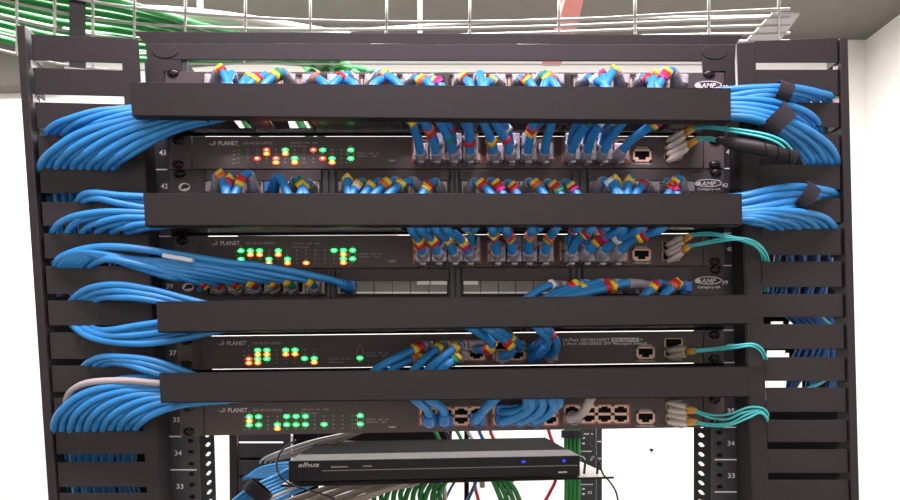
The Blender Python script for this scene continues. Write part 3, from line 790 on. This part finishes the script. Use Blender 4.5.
# third switch
def fall(pts, desc, bd, bf, r=.0056, boot='grey_boot', plug=None, bl=.2):
    P = path(pts, 6)
    root = cord('patch_cable', f'{ringed(bd)}blue cable {desc}', P, r, 'blue_jacket', boot=(.0,bl,.0088,boot), spec=[(bf, bd)] if bd else None)
    if plug: rj_plug(root, W(plug[0], plug[1], -.004), mname='clear_plug' if boot == 'grey_boot' else 'blue_boot')
fall([(427,346,-.008),(425,346,-.03),(415,349.5,-.042),(398,357,-.055),(380,367,-.07),(372,374,-.085),(362,384,-.08)], 'running left from the first upper port of the 16-port switch', 'RY', .22, plug=(427,346))
fall([(427,356,-.008),(425,356,-.03),(416,358,-.04),(402,364,-.05),(390,371,-.066),(384,378,-.075)], 'running left from the first lower port of the 16-port switch', 'YO', .3, plug=(427,356), r=.0046)
fall([(444,346,-.008),(442,346,-.03),(436,350,-.042),(426,358,-.055),(417,367,-.07),(410,376,-.085),(400,386,-.08)], 'sloping down from the second upper port of the 16-port switch', 'Y', .24, plug=(444,346))
fall([(461,346,-.008),(459,346,-.03),(452,350,-.042),(440,359,-.055),(430,368,-.07),(424,376,-.085),(415,386,-.08)], 'sloping down from the third upper port of the 16-port switch', 'Y', .24, plug=(461,346))
fall([(461,356,-.008),(459,356,-.03),(455,359,-.042),(444,367,-.055),(436,374,-.07),(430,382,-.08)], 'sloping down from the third lower port of the 16-port switch', 'YG', .3, plug=(461,356))
def up3(pts, *a, **k): fall(pts, *a, **k)
up3([(475,347,-.008),(478,349,-.03),(488,349,-.045),(492,344,-.055),(484,336,-.07),(472,328.5,-.09),(460,322,-.08)], 'looping from the fourth upper port of the 16-port switch', 'RY', .3, plug=(475,346), bl=.16)
up3([(501,357,-.008),(503,356,-.03),(511,353,-.045),(511,346,-.056),(502,338,-.07),(490,330,-.09),(480,324,-.08)], 'looping from the first lower port of the right block, 16-port switch', 'YR', .45, plug=(501,357), bl=.18)
up3([(517,346,-.008),(520,347,-.03),(519,344,-.04),(510,337,-.06),(498,329,-.085),(488,322,-.08)], 'reaching the second upper port of the right block, 16-port switch', 'Y', .5, plug=(517,346), bl=.1)
up3([(533,347,-.008),(533,347,-.03),(540,342,-.05),(545,335,-.06),(542,329,-.085),(536,322,-.08)], 'bending from the third upper port under the red ringed pair', 'YR', .35, boot='blue_boot', plug=(533,346), bl=.5)
up3([(533,357,-.008),(533,356,-.03),(541,352,-.05),(548,341,-.064),(540,330,-.088),(530,322,-.08)], 'bending from the third lower port of the right block, 16-port switch', '', .4, boot='blue_boot', plug=(533,356), bl=.5)
up3([(549,356,-.008),(549,355,-.03),(556,350,-.045),(556,342,-.055),(551,334,-.07),(546,328,-.09),(542,320,-.08)], 'hooking round into the last lower port of the 16-port switch', 'R', .62, plug=(549,356), bl=.2)
for pts, lab in (([(238,236.2,.2),(300,236.1,.2),(398,235.6,.2)],'added thin black lead dimming the gap over the second switch behind its lights'),([(428,235.5,.2),(500,235.1,.2),(556,234.7,.2)],'added thin black lead dimming the gap over the second switch behind its ports'),([(240,369.9,.2),(400,368.6,.2),(556,367.4,.2)],'added thin black lead dimming the gap beneath the 16-port switch')):
    simple_cord('power_cable', lab, path(pts), .0007, 'black_jacket')  # leads added to break up the bright gaps along the switches
# bottom switch: blue boots and sweeping cables
def low(pts, desc, boot='blue_boot', r=.0058, mname='blue_jacket', pl=None, bl=.22):
    P = path(pts, 6)
    root = cord('patch_cable', desc, P, r, mname, boot=(.0,bl,.0095,boot))
    if pl: rj_plug(root, W(pl[0], pl[1], -.004), .02, .014, .022, mname='blue_boot' if boot == 'blue_boot' else 'grey_boot')
low([(430,421,-.008),(429,421,-.034),(429,414,-.048),(425,407,-.062),(417,401,-.085),(410,394,-.08)], 'blue cable with a drooping boot in the first lower port of the bottom switch', pl=(430,420), bl=.4)
low([(445,420,-.008),(444,420,-.034),(444,412,-.048),(440,406,-.062),(430,400,-.085),(424,393,-.08)], 'blue cable with a drooping boot in the second lower port of the bottom switch', pl=(445,420), bl=.4)
low([(477,419,-.008),(476,420,-.034),(479,416,-.048),(485,409,-.062),(492,402,-.085),(500,394,-.08)], 'blue cable leaning right from last lower port, left block, bottom switch', pl=(477,419), bl=.2)
low([(502,420,-.008),(503,421,-.036),(514,418,-.05),(526,412,-.062),(532,405,-.075),(530,398,-.088),(525,392,-.08)], 'blue cable sweeping from the first lower port of the middle block on the bottom switch', pl=(503,419))
low([(502,411,-.008),(503,412,-.034),(514,412,-.05),(524,408,-.058),(528,402,-.075),(524,394,-.08)], 'blue cable sweeping from the first upper port of the middle block on the bottom switch', pl=(503,411))
low([(519,420,-.008),(520,421,-.036),(530,418,-.052),(540,411,-.065),(543,404,-.078),(541,397,-.088),(536,391,-.08)], 'blue cable sweeping from the second lower port of the middle block on the bottom switch', pl=(519,419))
low([(518,411,-.008),(519,411,-.034),(528,411,-.046),(535,406,-.058),(536,399,-.08),(532,392,-.08)], 'blue cable sweeping from the second upper port of the middle block on the bottom switch', pl=(518,410))
low([(535,420,-.008),(536,420,-.038),(546,416,-.055),(553,408,-.068),(552,400,-.086),(546,392,-.08)], 'blue cable sweeping from the third lower port of the middle block on the bottom switch', pl=(535,419))
low([(535,411,-.008),(538,412,-.036),(548,410,-.05),(558,405,-.066),(559,398,-.086),(553,391,-.08)], 'blue cable sweeping from the third upper port of the middle block on the bottom switch', pl=(534,410))
low([(572,417,-.008),(572,417,-.03),(580,415,-.044),(586,408,-.06),(590,400,-.085),(594,392,-.08)], 'pale grey patch cable with a grey boot in the right block of the bottom switch', boot='grey_jacket', mname='grey_jacket', pl=(572,417), bl=.25)

# fibre cords
def fibre(label, base, tip, routes, Yt=-.05):
    """duplex plug from base to tip plus two aqua strands following routes"""
    A, B = W(base[0], base[1], -.006), W(tip[0], tip[1], Yt)
    root = empty('fibre_cable', A, label, 'fibre cable')
    for s in (0, 1):
        o = Vector((0, .0, .0045*(1-2*s)))
        m = MB().tube([A+o, A.lerp(B,.12)+o, A.lerp(B,.62)+o*.8, A.lerp(B,.74)+o*.5], [.0046,.0050,.0046,.0026], 4)
        p = m.build('plug', 'lc_body', root)
        MB().tube([A.lerp(B,.1)+o*1.8, A.lerp(B,.5)+o*2.2], [.0016,.0012], 4).build('latch', 'clear_plug', p)
        MB().tube([A.lerp(B,.70)+o*.5, B+o*.3], [.0036,.0022], 8).build('boot', 'lc_boot', root)
        P = path([(tip[0]-1, tip[1]+(-1+2*s)*.8, Yt)] + routes[s], 6)
        MB().tube(P, .0015, 6).build('strand', 'aqua', root)
    return root
fibre('upper aqua fibre cord of the topmost switch, passing over the blue bundle', (667,145), (694,128),
      [[(706,126,-.06),(735,129,-.09),(765,134,-.108),(783,141,-.112),(792,150,-.108)], [(708,128,-.06),(735,132,-.09),(762,137,-.108),(778,143,-.112),(788,152,-.108)]])
fibre('lower aqua fibre cord of the topmost switch, entering the black spiral wrap', (668,158), (698,139),
      [[(708,138,-.06),(722,141,-.075),(735,145,-.085),(750,148,-.09)], [(708,140,-.06),(720,142,-.075),(733,146,-.085),(748,149,-.09)]])
fibre('upper aqua fibre cord of the second switch, looping to the right manager', (667,249), (692,235),
      [[(705,232.5,-.06),(720,234,-.07),(745,240,-.075),(762,248,-.068),(768,258,-.056),(769,268,-.03),(768,292,-.02)], [(705,235,-.06),(720,236,-.07),(742,241,-.075),(758,248,-.068),(765,258,-.056),(766,268,-.03),(765,292,-.02)]])
fibre('lower aqua fibre cord of the second switch, looping to the right manager', (668,258), (690,246),
      [[(705,242,-.06),(722,238.5,-.07),(745,238.5,-.078),(760,245,-.07),(766,256,-.057),(763,268,-.03),(762,292,-.02)], [(705,244,-.06),(722,241,-.07),(742,240,-.078),(756,247,-.07),(762,256,-.057),(761,268,-.03),(760,292,-.02)]])
fibre('single aqua fibre cord of the 16-port switch, with one grey plug', (668,354), (695,351),
      [[(715,348,-.05),(735,345.5,-.06),(752,344,-.066),(761,348,-.062),(766,356,-.055),(768,368,-.03)], [(715,350,-.05),(735,348,-.06),(750,346,-.066),(758,349,-.062),(763,356,-.055),(765,368,-.03)]])
fibre('upper aqua fibre cord of the bottom switch', (668,406), (696,411),
      [[(712,415,-.055),(730,414,-.062),(748,407.5,-.066),(762,408,-.062),(768,414,-.056),(767,421,-.03)], [(712,418,-.055),(728,419,-.062),(742,413,-.066),(757,410,-.062),(765,414,-.056),(765,422,-.03)]])
fibre('lower aqua fibre cord of the bottom switch', (668,418), (697,422.5),
      [[(712,424,-.055),(730,423,-.062),(746,415,-.066),(759,411.5,-.062),(766,416,-.056),(769,424,-.03)], [(712,426,-.055),(730,425,-.062),(748,418,-.066),(760,413,-.062),(767,419,-.056),(766,426,-.03)]])
simple_cord('fibre_strand', 'aqua fibre strand crossing behind the lower slots of the right manager', path([(820,316,.0),(835,330,.01),(845,350,.02),(836,362,.02),(825,380,.02),(800,392,.02)]), .0022, 'aqua', 'fibre')
# spiral wrap
P = path([(716,140,-.075),(735,144,-.088),(755,147,-.098),(775,151,-.104),(795,157,-.100)], 8)
root = empty('spiral_wrap', P[0], 'black spiral cable wrap lying beneath the drooping right blue bundle', 'cable wrap')
L = len(P)
MB().tube(P, [.002+.0068*min(1, i/(L*.25)) for i in range(L)], 12).build('sleeve', 'black_coat', root)
m = MB()
for k in range(3):
    c = .56+.15*k; q = []
    for j in range(9):
        f = c+.05*(j/8); base = sub(P, f, f+.01)[0]; a = math.pi*(-.1+1.2*j/8)
        q.append(base+Vector((0,-math.sin(a)*.0092, math.cos(a)*.0092)))
    m.tube(q, .0007, 5)
m.build('spiral_edge', 'deep_black', root)

# ------------------------------------------------------------ behind the rack: recorder on its shelf
YA, YB = .34, .78
def lift(px, py, Y, dz=0): return W(px, py, Y)+Vector((0,0,dz))
A0, A1 = W(288.5,461,YA), W(580,455.5,YA)
B0, B1 = W(288.5,483,YA), W(580,476.5,YA)
dv = Vector((.005, YB-YA, 0))
SH = empty('equipment_shelf', W(440,484,YA), 'pale grey shelf plate carrying the video recorder behind the rack', 'shelf')
a = [W(281,484.5,YA-.005), W(614,476.5,YA-.005), W(614,478.7,YA-.005), W(281,487,YA-.005)]
MB().hexa([a[0], a[1], a[1]+Vector((-.02,.40,0)), a[0]+Vector((.02,.40,0))], [p-Vector((0,0,.002)) for p in (a[0], a[1], a[1]+Vector((-.02,.40,0)), a[0]+Vector((.02,.40,0)))]).build('tray', 'shelf_grey', SH)
MB().hexa(a, [p+Vector((0,.003,0)) for p in a]).build('front_lip', 'black_coat', SH)
for x in (584, 597):
    MB().tube(path([(x,474,YA+.02),(x+1,460,YA+.02),(x-4,457,YA+.06),(x-6,460,YA+.12)], 4), .0022, 6).build('wire_hook', 'black_jacket', SH)
NV = empty('video_recorder', W(434,484,YA), 'black flat video recorder with two blue lights on the shelf behind the rack', 'recorder')
z = Vector((0,0,.0012))
f = [A0, A1, B1+z, B0+z]
MB().hexa(f, [p+Vector((0,.012,0)) for p in f]).build('front_panel', 'nvr_front', NV, bevel=.001)
t0, t1 = A0-Vector((0,0,.001)), A1-Vector((0,0,.001)); c = Vector((0,.013,0))
f = [t0+c, t1+c, B1+z+c, B0+z+c]
MB().hexa(f, [p+Vector((0,YB-YA-.013,0)) for p in f]).build('case', 'nvr_top', NV, bevel=.001)
q = [t0+Vector((.001,.004,.0012)), t1+Vector((-.001,.004,.0012)), t1+Vector((-.001,.115,.0012)), t0+Vector((.001,.115,.0012))]
MB().hexa(q, [p-Vector((0,0,.0008)) for p in q]).build('top_band', 'nvr_band', NV)
Y = YA-.0006
MB().text('alhua', 298, 467.2, 21, 4.6, Y, shear=.3, slope=-.018).build('printed_text', 'print_grey', NV)
m = MB(); m.prism([(322,470.5),(578,465),(578,465.7),(322,471.2)], Y-.0005, Y+.001); m.prism([(331,466.4),(348,466),(348,467.3),(331,467.8)], Y, Y+.001); m.prism([(363,465.6),(372,465.4),(372,466.6),(363,466.8)], Y, Y+.001)
m.build('trim_line', 'print_dim', NV)
MB().prism([(558.5,471.6),(567,471.3),(567,472.8),(558.5,473.1)], Y, Y+.001).build('port_flap', 'print_grey', NV)
for x, y in ((523.5,461.8),(564,460.8)):
    o = MB().dome(W(x, y, Y), .0028, .0019, .0016).build('led', 'led_blue', NV, label='lit blue led')
# rear post right, with ticks
RP = empty('rear_post', W(590,640,.76), 'dark rear rack post right of the recorder', 'post')
MB().prism([(580.5,420),(596,420),(596,640),(580.5,640)], .76, .764).build('flange', 'post_coat', RP)
MB().prism([(596.5,420),(602,420),(602,640),(596.5,640)], .765, .80).build('side_flange', 'post_coat', RP)
for y in (433.5,450.8,484): MB().rect(581,y,593,y+.9,.7595,.76).build('tick_mark', 'print_white', RP)
for y in (438,443.5,478,489,494): MB().disc(583.5,y,1.6,1,.7594,.76,8).build('screw_hole', 'print_grey', RP)
MB().text('33', 587.5, 494, 4.5, 3, .7594).build('unit_number', 'print_white', RP)
for y in (441,458,475): MB().rect(597.5,y,601.5,y+1,.7645,.765).build('side_mark', 'print_white', RP)
RQ = empty('rear_post', W(467,640,.78), 'dark rear upright seen below the middle of the recorder', 'post')
MB().prism([(464.5,430),(469,430),(469,640),(464.5,640)], .9, .92).build('bar', 'deep_black', RQ)
# rear left vertical manager
RM = empty('rear_cable_manager', W(260,640,.72), 'dark rear vertical cable manager with slots seen below the bottom switch', 'cable manager')
MB().prism([(229,420),(236.5,420),(239,640),(231,640)], .715, .74).build('side_bar', 'black_coat', RM)
ss = [(441.5,443.2),(457.5,460.5),(475,478),(492.5,495),(510,513)]
MB().prism([(283,420),(290.5,420),(293,640),(285,640)], .72, .724).build('spine', 'post_coat', RM)
MB().prism([(291.3,435.8),(292.8,435.8),(293.2,452),(291.7,452)], .719, .72).build('edge_strip', 'shelf_grey', RM)
tp = [425]+[s[1] for s in ss]; bt = [s[0] for s in ss]+[640]
for t, b in zip(tp, bt): MB().prism([(238,t),(283.5,t),(283.5,b),(238,b)], .72, .724).build('finger', 'post_coat', RM)
MB().rect(237,446,285,640,.78,.784).build('back_plate', 'deep_black', RM)
MB().rect(293,420,318,640,.80,.81).build('rear_rail', 'deep_black', RM)
MB().rect(318,424,452,441,.84,.85).build('tie_bar', 'deep_black', RM)
# cables behind
for i in range(4):
    simple_cord('network_cable', f'{ORD[i]} pale cable from the top draping over the rear left manager', path([(362+i*3,428,.70),(345+2*i,433.5+i*1.2,.70),(312+2*i,441+i*2.4,.70),(282+5*i,451+i*1.5,.70),(262+5*i,460,.715),(260+5*i,470,.74)]), .0028, 'white_jacket' if i < 2 else 'beige_jacket', group='pale cables over the rear manager')
for i in range(5):
    simple_cord('network_cable', f'{ORD[i]} blue cable from the top arching to the rear left manager', path([(320,452+5*i,.60),(296,462+3*i,.62),(280,464+3*i,.66),(262,468+2.2*i,.69),(250-i,475+i*.5,.712),(247-i,484,.74)]), .0038, 'blue_jacket', group='blue cables to the rear manager')
for i in range(7):
    simple_cord('network_cable', f'{ORD[i]} cable from the left in the strapped blue run at the lower left', path([(225+i*5,508,.45),(250+i*4,489+i*2,.47),(275+i*3,477+i*2.6,.5),(300+3*i,464+3*i,.52),(320+3*i,456+3*i,.54)]), .0046, 'blue_jacket' if i != 5 else 'white_jacket', group='strapped blue run behind the rack')
cuff('black strap around the blue run at the lower left of the recorder', (248,483), (268,500), .012, .012, .455)
simple_cord('power_cable', 'thin black cable looping past the left end of the recorder', path([(296,440,.33),(283,449,.32),(277,462,.32),(279,474,.32),(290,484,.32),(315,492,.32),(332,498,.32),(340,508,.32)]), .0016, 'black_jacket')
for i in range(12):
    x = 328+i*7; j = (i % 3)*.012
    simple_cord('network_cable', f'{ORD[i]} beige cable from the left fanning below the recorder', path([(x+28,476,.62+j),(x+8,484+i%2,.60+j),(x-16,492-(i%3),.58+j),(x-48,503,.56+j),(x-66,510,.56+j)]), .0036, 'beige_jacket', group='beige cables below the recorder')
for i in range(12):
    x = 368+i*6.5
    simple_cord('network_cable', f'{ORD[i]} green cable from the left hanging below the recorder', path([(x+12,470,.72),(x+6,482,.70),(x,494,.69),(x-4+(i%3)*3,510,.68),(x-6,530,.68)]), .0055, 'green_jacket', group='green cables hanging below the recorder')
for i, (x, mm) in enumerate([(434,'beige_jacket'),(439,'beige_jacket'),(444,'grey_jacket'),(421,'black_jacket')]):
    simple_cord('network_cable', ['left beige cable hanging right of the green ones','right beige cable hanging right of the green ones','grey cable hanging beside the beige pair','black cable hanging among the green ones'][i], path([(x+2,470,.70),(x,484,.70),(x+1,500,.70),(x,520,.70)]), .0048, mm)
simple_cord('network_cable', 'thin blue cable leaning left below the recorder', path([(462,472,.8),(452,486,.8),(444,502,.8)]), .003, 'dark_shaded_blue_jacket')
simple_cord('network_cable', 'thin blue cable leaning left right of the middle rear upright', path([(480,470,.8),(475,484,.8),(466,504,.8)]), .004, 'dark_shaded_blue_jacket')
simple_cord('network_cable', 'red cable curving below the recorder beside the blue one', path([(474,470,.85),(475,486,.85),(480,506,.85)]), .004, 'red_jacket')
simple_cord('network_cable', 'red cable bowing behind the right half of the recorder', path([(547,425,.8),(551,438,.8),(557,455,.8),(556,478,.8),(550,492,.8),(541,508,.8)]), .004, 'red_jacket')
for i in range(4):
    simple_cord('network_cable', f'{ORD[i]} green cable from the left of the short bundle below the recorder lights', path([(488+i*5,468,.75),(493+i*5,480,.75),(498+i*6,492,.75),(505+i*6,510,.75)]), .0055, 'green_jacket', group='short green bundle below the recorder')
simple_cord('power_cable', 'black cable leaning left below the recorder', path([(516,468,.8),(511,484,.8),(503,504,.8)]), .004, 'black_jacket')
simple_cord('network_cable', 'stub of pale green connector cable below the recorder', path([(481,472,.74),(482,482,.74),(482.5,488,.74)]), [.006]*12+[.003], 'beige_jacket')
for i in range(4):
    simple_cord('network_cable', f'{ORD[i]} green cable from the left in the vertical bundle beside the rear post', path([(566.5+i*4,424,.74),(566+i*4,445,.74),(566.5+i*4,475,.74),(566+i*4,520,.74)]), .0048, 'green_jacket', group='green bundle beside the rear post')
cuff('black strap holding the green bundle beside the rear post', (562,434), (583,434), .008, .008, .735)
simple_cord('power_cable', 'thin black cable wandering down the rear post and past the shelf corner', path([(592,428,.34),(589,440,.34),(593,452,.33),(599,462,.33),(603,474,.32),(610,482,.32),(616,492,.32),(619,506,.32)]), .0016, 'black_jacket')
for i in range(6):   # bits seen in the slit above the recorder
    simple_cord('network_cable', f'{ORD[i]} short cable from the left in the slit above the recorder', path([(430+i*12,426,.78),(436+i*11,433,.78),(440+i*11,441,.78)]), .004, ['green_jacket','black_jacket','green_jacket','white_jacket','dark_shaded_blue_jacket','red_jacket'][i])

# ------------------------------------------------------------ overhead tray and its cables
ZT = .80
def at_z(px, py, Z=ZT):
    s = Z/(VY-py)*F; return Vector(((px-VX)/F*s, s-D, Z))
TR = empty('cable_tray', at_z(300, 30), 'white wire basket cable tray hanging below the ceiling', 'cable tray')
near = [(-60,-30),(0,-17),(60,-5),(120,6),(200,14),(300,20),(420,22),(560,20),(680,14),(790,9)]
far = [(-60,36),(0,50),(60,64),(120,70),(200,66),(300,58),(420,50),(560,44),(680,42),(790,41)]
def rail(t, dz=0): return [at_z(a[0]*(1-t)+b[0]*t, a[1]*(1-t)+b[1]*t)+Vector((0,0,dz)) for a, b in zip(near, far)]
for t in (0, .25, .5, .75, 1): MB().tube(spline(rail(t), 4), .0036, 6).build('long_wire', 'wire_white', TR)
for t in (0, 1): MB().tube(spline(rail(t, .06), 4), .0036, 6).build('long_wire', 'wire_white', TR)
for k in range(15):
    u = k/14*8.9; i = int(u); f = u-i
    pa = [rail(t)[i].lerp(rail(t)[i+1], f) for t in (0, .25, .5, .75, 1)]
    U = [pa[0]+Vector((0,0,.06))] + pa + [pa[-1]+Vector((0,0,.06))]
    MB().tube(U, .0034, 6).build('cross_wire', 'wire_white', TR)
for i in (2, 4, 6):
    p = rail(.5)[i]
    MB().box((p.x, p.y, (p.z+1.1)/2), (.012, .012, 1.1-p.z)).build('hanger_rod', 'wire_white', TR)
q = [at_z(742,46), at_z(778,44), at_z(800,14), at_z(772,14)]
MB().hexa(q, [p+Vector((0,0,.004)) for p in q]).build('end_plate', 'wire_white', TR)
for i in range(18):
    t = .04+.92*i/17; R0 = rail(t, .012+.010*(i % 2))
    P = [R0[0], R0[1], R0[2], R0[3]+Vector((0,0,.002)), at_z(195+5*t, 22+42*t, .812), at_z(250+20*t, 38+24*t, .805), at_z(300+80*t, 58+14*t, .80), at_z(330+90*t, 76+10*t, .80)]
    if i % 6 == 1: mm, w = 'white_jacket', 'white'
    elif i == 5: mm, w = 'lc_boot', 'orange'
    else: mm, w = ('hazy_green_jacket' if i % 2 else 'green_jacket'), 'green'
    simple_cord('network_cable', f'{w} cable, {["front","back"][i//9]} half of the overhead tray, {ORD[i % 9]} from that side', spline(P, 5), .0085 if w == 'green' else .006, mm, group=None)
for i in range(5):
    simple_cord('network_cable', f'{ORD[i]} pale cable from the front sweeping off the overhead tray to the right', spline([at_z(110, 8+4*i, .84), at_z(170, 10+4*i, .84), at_z(230, 16+3.4*i, .84), at_z(300, 27+3*i, .84), at_z(350, 36+3*i, .84)], 6), .009, 'white_jacket', group='pale cables sweeping off the tray')
for i in range(4):
    simple_cord('network_cable', f'{ORD[i]} green cable from the left sloping behind the topmost patch panel', spline([at_z(292+14*i, 52, .78), W(302+14*i,62,1.2), W(314+14*i,74,1.15), W(330+16*i,84,1.1)], 5), .010, 'hazy_green_jacket', group='green cables behind the topmost panel')
for i, x in enumerate((243, 297, 309)):
    simple_cord('network_cable', f'{ORD[i]} added green cable from the left behind the highest cover windows', path([(x-8,108,.9),(x,118,.9),(x+6,128,.9),(x+14,138,.9)]), .009, 'green_jacket')  # added to give the imitated reflections their green
ST = MB(); a = rail(.0,.03)[2]; 
for (u, w) in ((.02,.98),): 
    R1 = [rail(t)[2].lerp(rail(t)[3], .15) for t in (u, w)]; R2 = [rail(t)[2].lerp(rail(t)[3], .42) for t in (u, w)]
    b0 = [R1[0], R2[0], R2[1], R1[1]]
    ST.hexa([p+Vector((0,0,-.006)) for p in b0], [p+Vector((0,0,-.009)) for p in b0])
    for e in (0, 1):
        c = [R1[e]+Vector((0,0,-.008)), R2[e]+Vector((0,0,-.008)), R2[e]+Vector((0,0,.05)), R1[e]+Vector((0,0,.05))]
        ST.hexa(c, [p+Vector((0,.003,0)) for p in c])
o = ST.build('cable_strap', 'velcro'); tag(o, 'wide dark purple strap under the green cables of the overhead tray', 'cable strap')
m = MB(); z0 = .93
q = [at_z(566,-4,z0), at_z(584,-4,z0), at_z(577,29,z0), at_z(557,29,z0)]
m.hexa(q, [p+Vector((0,0,.03)) for p in q])
q2 = [at_z(557,29,z0), at_z(577,29,z0), W(560,66,1.5), W(543,66,1.5)]
m.hexa(q2, [p+Vector((0,.02,.02)) for p in q2])
o = m.build('pipe_duct', 'duct_salmon'); tag(o, 'flat salmon coloured duct crossing beyond the overhead tray', 'duct')

# ------------------------------------------------------------ lights: unseen ceiling fixtures, partly added for their effect
def area(name, loc, size, sizey, power, color, target=None):
    l = bpy.data.lights.new(name, 'AREA'); l.shape = 'RECTANGLE'; l.size = size; l.size_y = sizey; l.energy = power; l.color = color
    o = bpy.data.objects.new(name, l); COL.objects.link(o); o.location = loc
    if target is not None: o.rotation_euler = (Vector(target)-Vector(loc)).to_track_quat('-Z', 'Y').to_euler()
    return o
def fixture(label, x, y, w, d, power, color, target=None):
    r = empty('ceiling_light', (x, y, 1.1), label, 'light')
    m = MB(); m.box((x, y, 1.085), (w, d, .028)); m.build('housing', 'wire_white', r)
    area('lamp', (x, y, 1.065), w*.95, d*.9, power, color)
fixture('added unseen long light panel behind the rack', -.3, .95, 3.0, .35, 95, (1,.99,.98))  # added to bleach the wall behind the rack
fixture('ceiling light panel behind the camera', -.1, -1.8, 1.4, .5, 17, (1,.97,.95))
fixture('added unseen narrow light imitating glare just before the rack', 0.0, -.52, 1.2, .14, 34, (1,.84,.98))  # added tinted lamp standing in for lens glare over the header
for o_ in COL.objects:
    if 'label' in o_ and not o_.parent and len(o_['label'].split()) > 16: print('LONG', o_.name, o_['label'])
w = bpy.data.worlds.new('world'); SC.world = w; w.use_nodes = True
w.node_tree.nodes['Background'].inputs['Color'].default_value = (.9,.92,1,1)
w.node_tree.nodes['Background'].inputs['Strength'].default_value = .3

# ------------------------------------------------------------ camera
cam = bpy.data.cameras.new('camera'); co = bpy.data.objects.new('camera', cam); COL.objects.link(co)
co.location = (0, -D, 0); co.rotation_euler = (math.radians(90), 0, 0)
cam.lens = 36*F/900; cam.sensor_width = 36; cam.clip_start = .02
cam.shift_x = (450-VX)/900; cam.shift_y = (VY-250)/900
SC.camera = co
SC.view_settings.view_transform = 'Standard'; SC.view_settings.look = 'None'
SC.view_settings.gamma = 1; SC.view_settings.exposure = 0; SC.view_settings.use_curve_mapping = False
